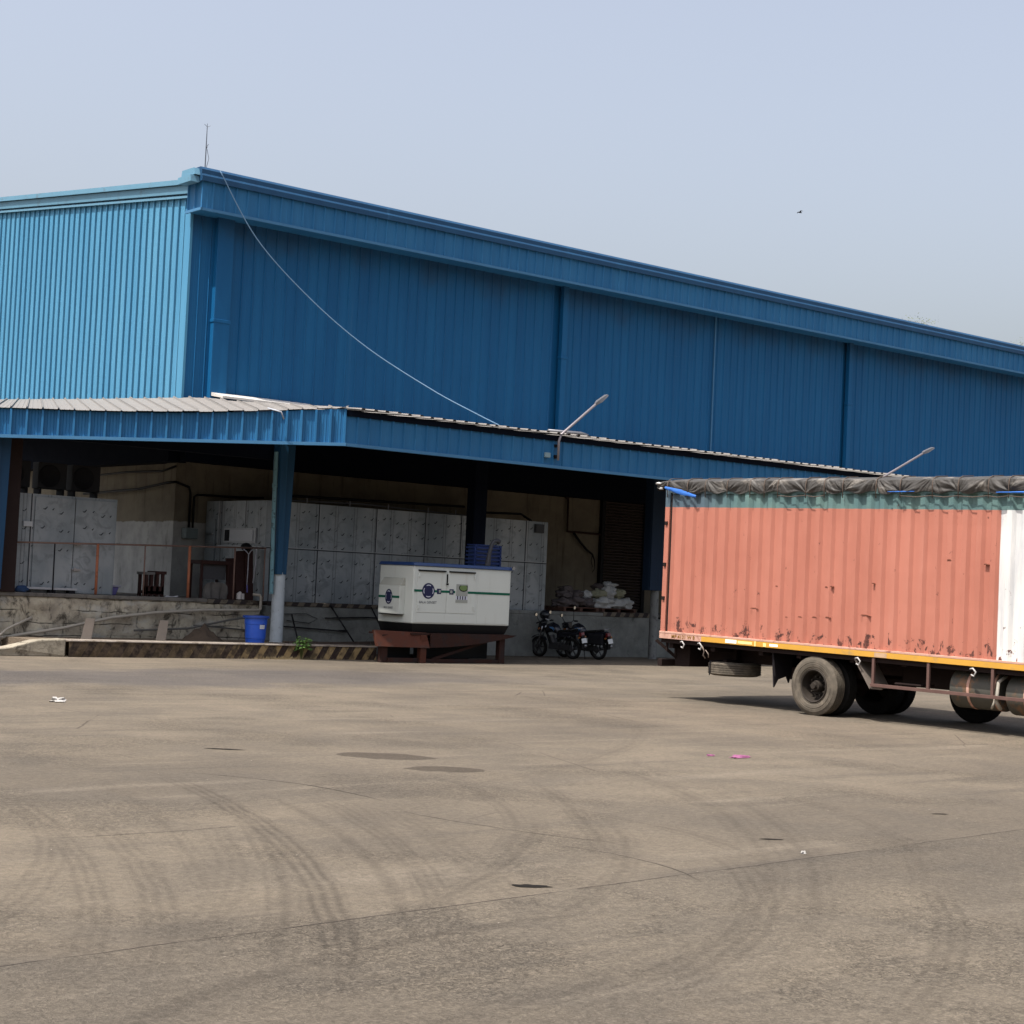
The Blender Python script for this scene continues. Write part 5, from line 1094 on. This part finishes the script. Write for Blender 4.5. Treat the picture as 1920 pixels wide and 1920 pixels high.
# wheels
def truck_tyre(b, o, ax, m=0, grooves=True, R=.52, wd=.27):
    h = wd/2; P = [(R*.56,-h*.75),(R*.60,-h*.95),(R*.62,-h*.90),(R*.65,-h*1.0),(R*.75,-h*1.06),(R*.775,-h*1.00),(R*.79,-h*1.06),(R*.88,-h*1.0),(R*.90,-h*.93),(R*.965,-h*.86),(R,-h*.74)]
    gr_ = [-.5,-.17,.17,.5] if grooves else []
    for gk in gr_: P += [(R,h*(gk-.05)),(R-.014,h*(gk-.03)),(R-.014,h*(gk+.03)),(R,h*(gk+.05))]
    P += [(R,h*.74),(R*.965,h*.86),(R*.88,h*.98),(R*.75,h*1.05),(R*.62,h*.95),(R*.56,h*.75)]
    b.lathe(P, o, ax, 64, m, closed=True)
def truck_wheel(x, y, ax, dual=True, face=RUBBER):
    s = 1 if ax > 0 else -1
    b = MB(); truck_tyre(b, (x+s*.135,y,.52), (1,0,0)); wv = b.build('wheel', face, trk, smooth=True, auto=28)
    b = MB()
    # lug blocks round the shoulder
    for k in range(72):
        a = 2*pi*k/72; c_ = Vector((x+s*.035, y+.505*cos(a), .52+.505*sin(a))); t_ = Vector((0,-sin(a),cos(a))); n_ = Vector((0,cos(a),sin(a)))
        b.hexa([c_-t_*.012-n_*.03-Vector((s*.022,0,0)), c_+t_*.012-n_*.03-Vector((s*.022,0,0)), c_+t_*.012-n_*.03+Vector((s*.05,0,0)), c_-t_*.012-n_*.03+Vector((s*.05,0,0)), c_-t_*.012+n_*.014-Vector((s*.006,0,0)), c_+t_*.012+n_*.014-Vector((s*.006,0,0)), c_+t_*.012+n_*.014+Vector((s*.05,0,0)), c_-t_*.012+n_*.014+Vector((s*.05,0,0))])
    b.build('tread_lugs', face, wv)
    b = MB(); b.lathe([(.30,.02),(.285,.0),(.265,.01),(.26,.05),(.235,.22),(.11,.24),(.10,.10),(.085,.06),(0,.06)], (x,y,.52), (s,0,0), 40); b.lathe([(.0,-.01),(.05,-.01),(.06,.03)], (x,y,.52), (s,0,0), 16)
    for k in range(10):
        a = 2*pi*k/10; b.tube([(x+s*.12,y+.165*cos(a),.52+.165*sin(a)), (x+s*.19,y+.165*cos(a),.52+.165*sin(a))], .017, 6)
    b.build('rim', RIM, wv, smooth=True, auto=40)
    if dual:
        b = MB(); truck_tyre(b, (x+s*.47,y,.52), (1,0,0)); b.build('inner_tyre', RUBD, wv, smooth=True, auto=28)
truck_wheel(TX, -18.72, 1); truck_wheel(TX+2.30, -18.72, -1, face=RUBD)
truck_wheel(TX+2.40, -20.55, -1, False, face=RUBD)
b = MB(); b.tube([(TX+.3,-18.85,.52), (TX+2.2,-18.85,.52)], .08, 12); b.tube([(TX+1.2,-18.85,.52),(TX+1.2,-18.4,.55)], .18, 16); b.box(TX+.70, TX+.82, -19.6, -18.1, .68, .78); b.box(TX+1.58, TX+1.70, -19.6, -18.1, .68, .78); b.box(TX+1.15, TX+1.25, -23.5, -18.6, .6, .7); b.build('axle', CHAS, trk)
# spare tyre lying flat under the tail
b = MB(); truck_tyre(b, (TX+.62,-16.28,.66), (0,0,1), R=.50, wd=.25); sp = b.build('spare_tyre', RUBBER, trk, smooth=True, auto=28)
b = MB(); b.lathe([(.29,-.1),(.27,0),(.1,.05),(0,.05)], (TX+.62,-16.28,.66), (0,0,1), 30); b.build('rim', RIM, sp)
b = MB(); b.tube([(TX+.13,-16.1,.53),(TX+.13,-16.1,.79),(TX+.6,-16.2,.82)], .012, 6); b.build('tie_rope', DARK, sp)
b = MB(); b.box(TX+.6, TX+.7, -16.33, -16.23, .7, 1.07); b.box(TX+.3, TX+1.2, -16.36, -16.28, .79, .83); b.build('spare_bracket', CHAS, trk)
# mudflaps and guards
b = MB(); b.extr([(TX+.10,-17.68,1.05),(TX+.10,-17.74,.42),(TX+.22,-17.72,.56),(TX+.45,-17.72,.62),(TX+.52,-17.72,.50),(TX+.60,-17.70,.66),(TX+.65,-17.68,1.05)], (0,.03,0)); b.bar((TX+.08,-17.70,1.06), (TX+.09,-17.76,.62), .018, .018, 0); b.build('mudflap', mat('torn_black_rubber', (.012, .010, .011), .8), trk)
b = MB(); b.extr([(TX+.75,-17.30,1.05),(TX+.75,-17.2,.80),(TX+.75,-17.55,.55),(TX+.75,-17.75,.80),(TX+.75,-17.75,1.05)], (.1,0,0)); b.build('spring_hanger', CHAS, trk)
b = MB(); b.hexa([(TX+.02,-19.62,1.06),(TX+.55,-19.62,1.06),(TX+.55,-19.58,1.06),(TX+.02,-19.58,1.06),(TX+.02,-19.98,.56),(TX+.55,-19.98,.56),(TX+.55,-19.94,.56),(TX+.02,-19.94,.56)]); b.box(TX+.02, TX+.06, -20.2, -19.95, .56, .64); b.build('mudflap', mat('dusty_mudflap', (.14, .115, .095), .85, var=.3, sc=5), trk)
b = MB(); yy = -19.98
b.bar((TX,-19.98,.63), (TX,-24.0,.60), .05, .055)
b.build('side_guard', GUARD, trk, bevel=.004)
for yv in (-20.03, -21.16, -22.40, -23.5):
    b = MB(); b.box(TX-.02, TX+.02, yv-.025, yv+.025, .62, 1.10); b.build('guard_post', GUARD, trk)
# tanks
for (ya, yb, zc, rr) in ((-21.45, -22.38, .70, .33), (-22.52, -23.6, .66, .33)):
    b = MB(); xc = TX+.48
    b.lathe([(0,0),(rr*.9,0),(rr,.03),(rr,abs(yb-ya)-.03),(rr*.9,abs(yb-ya)),(0,abs(yb-ya))], (xc,yb,zc), (0,1,0), 36); tk = b.build('fuel_tank', TANK, trk, smooth=True, auto=35)
    b = MB(); b.lathe([(rr+.006,.0),(rr+.006,.05)], (xc,ya-.40,zc), (0,1,0), 36); b.lathe([(rr+.006,.0),(rr+.006,.04)], (xc,yb+.04,zc), (0,1,0), 36); b.build('strap', PINK, tk, smooth=True)
b = MB(); b.tube([(TX+.30,-22.45,.95), (TX+.1,-22.44,.85), (TX+.05,-22.44,.55), (TX+.15,-22.46,.42)], .03, 8); b.tube([(TX+.26,-22.36,.86), (TX+.12,-22.35,.5), (TX+.14,-22.3,.42)], .02, 8); b.build('tank_hose', PVC, trk, smooth=True)
b = MB(); b.box(TX+.7, TX+1.5, -21.2, -20.1, .62, 1.0); b.box(TX+.15, TX+.55, -20.9, -20.35, .66, .70); b.build('air_tank_box', CHAS, trk, bevel=.02)
# cab ahead of the container (mostly outside the picture)
CABM = mat('cab_orange_paint', (.55, .22, .06), .4, var=.1)
b = MB(); b.hexa([(TX+.05,-27.1,.75),(TX+2.4,-27.1,.75),(TX+2.4,-25.15,.75),(TX+.05,-25.15,.75),(TX+.15,-26.9,2.9),(TX+2.3,-26.9,2.9),(TX+2.3,-25.2,2.9),(TX+.15,-25.2,2.9)]); cb = b.build('cab', CABM, trk, bevel=.06)
b = MB(); b.hexa([(TX+.05,-26.7,1.75),(TX+.10,-26.7,1.75),(TX+.10,-25.5,1.75),(TX+.05,-25.5,1.75),(TX+.09,-26.6,2.55),(TX+.14,-26.6,2.55),(TX+.14,-25.5,2.55),(TX+.09,-25.5,2.55)]); b.hexa([(TX+.3,-27.10,1.75),(TX+2.1,-27.10,1.75),(TX+2.1,-27.0,1.75),(TX+.3,-27.0,1.75),(TX+.3,-26.99,2.6),(TX+2.1,-26.99,2.6),(TX+2.1,-26.9,2.6),(TX+.3,-26.9,2.6)]); b.build('window', mat('cab_glass', (.02, .03, .03), .08), cb)
truck_wheel(TX+.02, -26.0, 1, False); truck_wheel(TX+2.42, -26.0, -1, False)

# tarpaulin over the container
TARP = mat('grey_brown_tarpaulin', (0.0600, 0.0560, 0.0512), .5, var=.3, sc=(3, 5, 5), dirt=(0.2000, 0.1800, 0.1560), dirt_sc=(3, 2, 4), dirt_lo=.5, dirt_hi=.7, bump=.3, bsc=(9, 9, 22), bdist=.02)
b = MB(); ny = 900; prof_n = 34; Ya, Yb = YR+.42, YF-.1
rnd = random.Random(3); anch = [Ya+.1]; 
while anch[-1] > Yb-1: anch.append(anch[-1]-rnd.uniform(.32, .72))
ropes_y = list(anch)
def fan(Y, w_, k):
    dy = (Y-anch[k])*1.0; up = k % 2 == 0
    dz = (w_ if up else 1-w_)*.30+.012
    a = math.atan2(dz, dy); rr = math.hypot(dy, dz)
    v = noise.noise(Vector((a*3.2, k*5.3, rr*1.1)))*.75 + noise.noise(Vector((a*8.5, k*2.3+9, rr*2.0)))*.40
    return v*min(1, rr/.07), math.exp(-rr/.16)
ai = 0
for i in range(ny+1):
    Y = Ya+(Yb-Ya)*i/ny; s_end = min(1, (Ya-Y)/.9)
    while ai < len(anch)-2 and Y < anch[ai+1]: ai += 1
    c_ = min(abs(Y-anch[ai]), abs(Y-anch[ai+1])); sp_ = max(.1, (anch[ai]-anch[ai+1])/2)
    low = 3.985 + .015*noise.noise(Vector((Y*1.7, 2, 0))) + .022*sin(Y*2*pi/.556) - .012*min(1, c_/sp_) + .09*(1-s_end)
    top = 4.245 + .012*noise.noise(Vector((Y*.8, 5, 0))) - .05*(1-s_end)**2
    for j in range(prof_n+1):
        q = j/prof_n
        if q < .70:
            w_ = q/.70; z = low+(top-low)*w_
            tot = 0; wt = .0001
            for kk in (ai-1, ai, ai+1, ai+2):
                if 0 <= kk < len(anch): v, e = fan(Y, w_, kk); tot += v*e; wt += e
            v = tot/wt
            X = TX-.040-.022*sin(w_*pi)-.085*max(v, -.35)*(.35+.65*sin(min(1, w_*1.15+.1)*pi)); X += .018*math.exp(-(c_/.03)**2) + max(0, w_-.82)*.55
            z += .012*v - max(0, w_-.82)*.05; X += .03*(1-s_end)
        else:
            w_ = (q-.70)/.30; z = top+.05*sin(w_*pi/2)+.012*noise.noise(Vector((Y, w_*3, 2))); X = TX+.06+w_*1.3
        b.v.append(Vector((X, Y, tz(Y, z))))
for i in range(ny):
    for j in range(prof_n):
        a = i*(prof_n+1)+j; b.f.append((a, a+1, a+prof_n+2, a+prof_n+1)); b.mi.append(0)
n0 = len(b.v)
for i in range(0, ny+1, 10):
    Y = Ya+(Yb-Ya)*i/ny
    for (X, z) in ((TX+1.25, 4.30), (TX+2.48, 4.22), (TX+2.52, 3.92)): b.v.append(Vector((X, Y, tz(Y, z))))
m_ = ny//10
for i in range(m_):
    for j in range(2):
        a = n0+i*3+j; b.f.append((a, a+1, a+4, a+3)); b.mi.append(0)
zt_ = 4.24; b.poly([(TX-.03,Ya,zt_-.05),(TX+2.5,Ya,zt_-.05),(TX+2.48,Ya+.0,3.98),(TX+.0,Ya,4.02)])
tp = thing('tarpaulin', 'wrinkled grey-brown tarpaulin roped over the top of the red container', 'tarpaulin', (24.7, -18.85, 4.0))
b.build('sheet', TARP, tp, smooth=True, fixn=False)
ROPE = mat('dusty_brown_rope', (.10, .075, .06), .9)
b = MB(); rnd = random.Random(5)
for k_, yy in enumerate(ropes_y):
    if yy < YF: break
    if k_ == 0: continue
    x = TX-.062; b.tube([(TX+.35,yy,tz(yy,4.28)), (TX+.05,yy,tz(yy,4.25)), (TX-.04,yy,tz(yy,4.20)), (x-.012,yy-.01,tz(yy,4.09)), (x+.0,yy-.01,tz(yy,3.88))], .009, 6)
    yy2 = ropes_y[min(k_+1, len(ropes_y)-1)]
    if rnd.random() < .6: b.tube([(x,yy,tz(yy,3.92)), (x-.01,(yy+yy2)/2,tz(yy,3.895)), (x,yy2,tz(yy,3.915))], .008, 6)
b.build('tie_rope', ROPE, tp, smooth=True)
BC = mat('bright_blue_tarp_lining', (.04, .14, .45), .5, var=.2, sc=8)
b = MB(); nn = 14
for (ya, yb, za, zb_, h_) in ((-14.92, -15.75, 4.07, 3.90, .10), (-20.25, -20.8, 3.985, 3.99, .022), (-22.4, -23.6, 3.975, 3.98, .035)):
    i0 = len(b.v)
    for i in range(nn+1):
        t = i/nn; y = ya+(yb-ya)*t; zc = za+(zb_-za)*t
        for q in (0, .5, 1): b.v.append(Vector((TX-.075-.02*sin(q*pi)-.012*sin(t*23), y, tz(y, zc-h_/2*(1-.5*abs(2*t-1)) + q*h_*(1-.5*abs(2*t-1))))))
    for i in range(nn):
        for q in range(2): a = i0+i*3+q; b.f.append((a, a+1, a+4, a+3)); b.mi.append(0)
b.build('blue_lining', BC, tp, smooth=True, fixn=False)
b = MB(); blob(b, (TX-.03,-14.70,4.16), .05, .07, .02, 8, .5); blob(b, (TX-.02,-14.76,4.06), .035, .04, .02, 18, .5); b.build('white_flap', mat('white_flap_cloth', (.6, .58, .55), .8), tp, smooth=True)

# ------------------------------------------------------------------ street lamps on the fascia
def lamp(base, elbow, end, head, label):
    t = thing('wall_lamp', label, 'lamp', base, group='angled lamps on the canopy fascia')
    B, E, N_, Hd = map(Vector, (base, elbow, end, head))
    b = MB(); b.tube([B, B.lerp(E, .8), E+(B-E).normalized()*.12, E+(N_-E)*.05, E+(N_-E)*.12, N_], .035, 10); b.build('arm', mat('pinkish_grey_arm', (.24, .215, .22), .45, .3), t, smooth=True)
    b = MB(); d = (Hd-N_).normalized(); L = (Hd-N_).length; s_ = d.cross(Vector((0,0,1))).normalized(); up_ = s_.cross(d)
    P = []
    for (k, wd, h0, h1) in ((0, .045, -.02, .04), (.25, .085, -.035, .055), (1.0, .09, -.02, .025)):
        c = N_+d*L*k; P.append([c-s_*wd+up_*h0, c+s_*wd+up_*h0, c+s_*wd*.8+up_*h1, c-s_*wd*.8+up_*h1])
    for q in (0, 1): b.hexa([P[q][0],P[q][1],P[q+1][1],P[q+1][0],P[q][3],P[q][2],P[q+1][2],P[q+1][3]])
    hd = b.build('lamp_head', GREYP, t)
    b = MB(); c0 = N_+d*L*.35-up_*.05; c1 = N_+d*L*.95-up_*.035; b.hexa([c0-s_*.07,c0+s_*.07,c1+s_*.07,c1-s_*.07,c0-s_*.07+up_*.01,c0+s_*.07+up_*.01,c1+s_*.07+up_*.01,c1-s_*.07+up_*.01]); b.build('diffuser', mat('lamp_glass', (.25, .26, .27), .2), hd)
    b = MB(); b.box(B.x-.06, B.x+.06, B.y+.04, -4.30, B.z+.05, B.z+.14); b.box(B.x-.06, B.x+.06, B.y+.04, -4.30, B.z+.35, B.z+.42); b.build('bracket', DARK, t)
    return t
lamp((29.78,-4.46,5.42), (29.78,-4.46,6.05), (30.92,-4.6,7.02), (31.26,-4.64,7.30), 'angled lamp arm on the fascia left of the truck, seen whole against the blue wall')
lamp((42.9,-4.46,5.42), (42.9,-4.46,5.75), (45.3,-4.6,6.92), (45.75,-4.64,7.14), 'angled lamp arm rising behind the truck tarpaulin, only its upper part visible')
b = MB(); b.box(29.38, 29.55, -4.42, -4.352, 5.47, 5.60); tag(b.build('junction_box', mat('pale_teal_box', (.2, .28, .3), .6), None, bevel=.008), 'tiny pale box on the fascia beside the lamp bracket', 'electrical box')
b = MB(); rad = .09
for k in range(9):
    a0 = pi*k/9; a1 = pi*(k+1)/9
    b.poly([(30.0,-3.9+.0,6.30+rad*sin(a0)), (30.0,-3.9,6.30+rad*sin(a1)), (31.0,-3.9,6.30+rad*sin(a1)), (31.0,-3.9,6.30+rad*sin(a0))])
b = MB(); b.tube([(30.05,-3.7,6.26), (31.15,-3.8,6.28), (31.28,-3.95,6.22)], [.05,.055,.05], 12); tag(b.build('roof_pipe', GREYP, None, smooth=True), 'short grey pipe lying on the canopy roof by the lamp arm', 'pipe')
b = MB(); p, zb, zt = eL(1.62); b.tube([(p.x-.35,p.y-.02,5.98), (p.x-.12,p.y-.26,5.90), (p.x-.02,p.y-.24,5.74)], .018, 8); tag(b.build('bent_pipe', mat('white_bent_pipe', (.4, .42, .45), .5), None, smooth=True), 'short white bent pipe sticking out under the canopy edge left of the corner', 'pipe')

# lightning rod
lr = thing('lightning_rod', 'thin lightning rod standing on the warehouse roof corner', 'lightning rod', (22.95, 3.0, 13.05))
RODG = mat('rod_grey', (.10, .11, .13), .5, .5)
b = MB(); b.tube([(22.95,3,13.05), (22.95,3,13.75), (22.95,3,14.28)], [.016,.014,.010], 6); b.tube([(22.98,3,13.1), (23.04,2.98,13.4), (22.98,3,13.66)], .007, 6); b.build('mast', RODG, lr)
b = MB(); blob(b, (22.96,3,13.70), .025, .025, .035, 1, 0, n=6); b.tube([(22.96,3,13.7), (23.0,2.97,13.79)], .009, 5); b.build('clamp', RODG, lr)
for (ax_, ay_, az_) in ((-.06,.05,.07), (.07,-.06,.03), (.0,.0,.09)):
    b = MB(); b.tube([(22.95,3,14.27), (22.95+ax_,3+ay_,14.27+az_)], .007, 5); b.build('prong', RODG, lr)
# cable from the eave down to the canopy
A = Vector((23.23, 2.66, 13.05)); mid = [(24.32,2.4,11.28),(25.81,2.3,9.85),(27.32,1.9,8.84-.1)]
pts = []; q = [(23.23,2.66,13.05), (24.28,2.3,11.30), (25.70,1.7,9.80), (27.02,.7,8.50), (28.1,-1.0,7.32), (28.4,-2.6,6.62), (28.0,-4.1,6.20)]
q = [Vector(p) for p in q]
for i in range(len(q)-1):
    p0 = q[max(0,i-1)]; p1 = q[i]; p2 = q[i+1]; p3 = q[min(len(q)-1,i+2)]
    for k in range(8):
        t = k/8; pts.append(.5*((2*p1)+(p2-p0)*t+(2*p0-5*p1+4*p2-p3)*t*t+(3*p1-p0-3*p2+p3)*t**3))
pts.append(q[-1])
b = MB(); b.tube(pts, .016, 8); tag(b.build('cable', mat('pale_blue_cable', (.10, .17, .25), .5), None, smooth=True), 'pale blue cable sagging from the warehouse eave down to the canopy', 'cable')

# bird
bd_ = thing('bird', 'tiny dark bird gliding in the sky above the warehouse roof', 'bird', (45.46, 1.12, 15.62)); bm_ = mat('bird_dark', (.02, .02, .025), .8)
c = Vector((45.46,1.12,15.62)); rr_ = r0
b = MB(); b.tube([c-rr_*.07+Vector((0,0,.0)), c, c+rr_*.07-Vector((0,0,.02))], [.012,.028,.008], 8); b.build('body', bm_, bd_, smooth=True)
for s in (-1, 1):
    b = MB(); w1 = c+Vector((.05*s,.10*s,.035)); w2 = c+Vector((.1*s,.14*s,.0))-rr_*.06*s
    b.hexa([c-rr_*.03, c+rr_*.03, w1+rr_*.02, w1-rr_*.03, c-rr_*.03+Vector((0,0,.008)), c+rr_*.03+Vector((0,0,.008)), w1+rr_*.02+Vector((0,0,.006)), w1-rr_*.03+Vector((0,0,.006))]); b.hexa([w1-rr_*.03,w1+rr_*.02,w2+rr_*.01,w2-rr_*.01,w1-rr_*.03+Vector((0,0,.006)),w1+rr_*.02+Vector((0,0,.006)),w2+rr_*.01+Vector((0,0,.004)),w2-rr_*.01+Vector((0,0,.004))]); b.build('wing', bm_, bd_)

# distant trees whose tips clear the roof
def tree(x, y, h, lab, seed):
    t = thing('tree', lab, 'tree', (x, y, 0), group='trees behind the warehouse'); rnd = random.Random(seed)
    b = MB(); b.tube([(x,y,0), (x+.3,y,h*.4), (x,y+.2,h*.7), (x,y,h*.97)], [.35,.26,.14,.03], 8); tips = []
    for k in range(34):
        z = h*rnd.uniform(.55, .97); a = rnd.uniform(0, 2*pi); L = (1.05-z/h)*h*.28+.6
        p = Vector((x, y, z)); e = p+Vector((cos(a)*L, sin(a)*L, L*rnd.uniform(.3, .9))); e.z = min(e.z, h*1.0+rnd.uniform(-.4, .1)); b.tube([p, p.lerp(e, .5)+Vector((0,0,.1)), e], [.07,.045,.015], 5); tips += [e, p.lerp(e, .7)]
    b.build('trunk', mat('hazy_bark', (.16, .15, .15), .9), t)
    b = MB()
    for e in tips:
        for k in range(46):
            c = e+Vector((rnd.gauss(0,.42), rnd.gauss(0,.42), rnd.gauss(0,.28))); d = Vector((rnd.uniform(-1,1), rnd.uniform(-1,1), rnd.uniform(-.6,.6))).normalized(); s_ = d.orthogonal().normalized()
            L = rnd.uniform(.06, .13); b.poly([c-d*L, c+s_*L*.4, c+d*L, c-s_*L*.4])
    b.build('crown', mat('hazy_foliage', (.13, .15, .12), .8, var=.4), t, fixn=False)
tree(97.4, 35.6, 21.9, 'sparse treetop just clearing the roof line left of the other', 5)
tree(128.5, 48.6, 25.4, 'sparse treetop just clearing the roof at the right edge', 8)

# ------------------------------------------------------------------ litter, pot-holes and stones on the yard
def crumple(c, s_, seed, m, lab, nm='litter', flat=.35):
    b = MB(); blob(b, (c[0], c[1], s_[2]*.6), *s_, seed, .9, n=9, fr=2.2); o = b.build(nm, m, None); tag(o, lab, 'litter'); return o
crumple((11.23,-14.58), (.11,.08,.04), 3, mat('white_plastic_bag', (.40, .38, .35), .6), 'crumpled white plastic bag on the yard at left')
crumple((16.15,-23.73), (.16,.05,.018), 9, mat('pink_wrapper', (.26, .09, .17), .5), 'flat pink wrapper on the yard at right')
crumple((15.9,-23.45), (.06,.03,.012), 12, bpy.data.materials['pink_wrapper'], 'small scrap torn from the pink wrapper')
crumple((10.66,-29.43), (.022,.018,.014), 15, mat('white_pebble', (.40, .38, .35), .8), 'small white pebble near the slab joint', 'pebble')
def pothole(c, a, wd, ang, lab, seed):
    b = MB(); n_ = 40; P = []
    rd = MB(); d = Vector((cos(ang), sin(ang), 0)); s_ = Vector((-sin(ang), cos(ang), 0))
    for k in range(n_):
        t = 2*pi*k/n_; rr = 1+.45*noise.noise(Vector((cos(t)*2+seed, sin(t)*2, 0)))
        P.append(Vector((c[0], c[1], .004))+d*a*rr*cos(t)+s_*wd*rr*sin(t))
    b.poly(P); o = b.build('pothole', mat('dark_hole_dirt', (.010, .008, .006), .95, var=.3, sc=20), None, fixn=False); o['kind'] = 'structure'; o['label'] = lab
for (c, a, wd, ang, lab, sd) in (((7.65,-29.6), .13, .055, -.6, 'dark pot-hole beside the slab joint', 2), ((11.01,-28.78), .10, .03, -.6, 'small dark pit right of the pot-hole', 5), ((14.0,-28.3), .08, .025, -.5, 'small pit at the right edge', 7), ((10.2,-21.2), .22, .05, -.7, 'shallow pit by the damp patches', 9)):
    pothole(c, a, wd, ang, lab, sd)
b = MB(); rnd = random.Random(21)
for k in range(900):
    dd_ = rnd.uniform(8, 34)**1.0; aa = TH+rnd.uniform(-.33, .33)
    x = dd_*cos(aa); y = -38.4+dd_*sin(aa)
    if x > 22.8 and y < -14 or y > -4.5: continue
    s_ = rnd.uniform(.002, .007)*(1+dd_/25); c = Vector((x, y, s_*.4)); P = [c+Vector((rnd.uniform(-1,1)*s_, rnd.uniform(-1,1)*s_, rnd.uniform(-.2,.6)*s_)) for _ in range(4)]
    b.poly([P[0],P[1],P[2]]); b.poly([P[0],P[2],P[3]]); b.poly([P[1],P[2],P[3]]); b.poly([P[0],P[1],P[3]])
gv = b.build('gravel', mat('loose_grit', (.20, .17, .14), .9, var=.5, sc=40), None); gv['kind'] = 'stuff'; tag(gv, 'loose grit and tiny stones scattered over the yard', 'gravel')
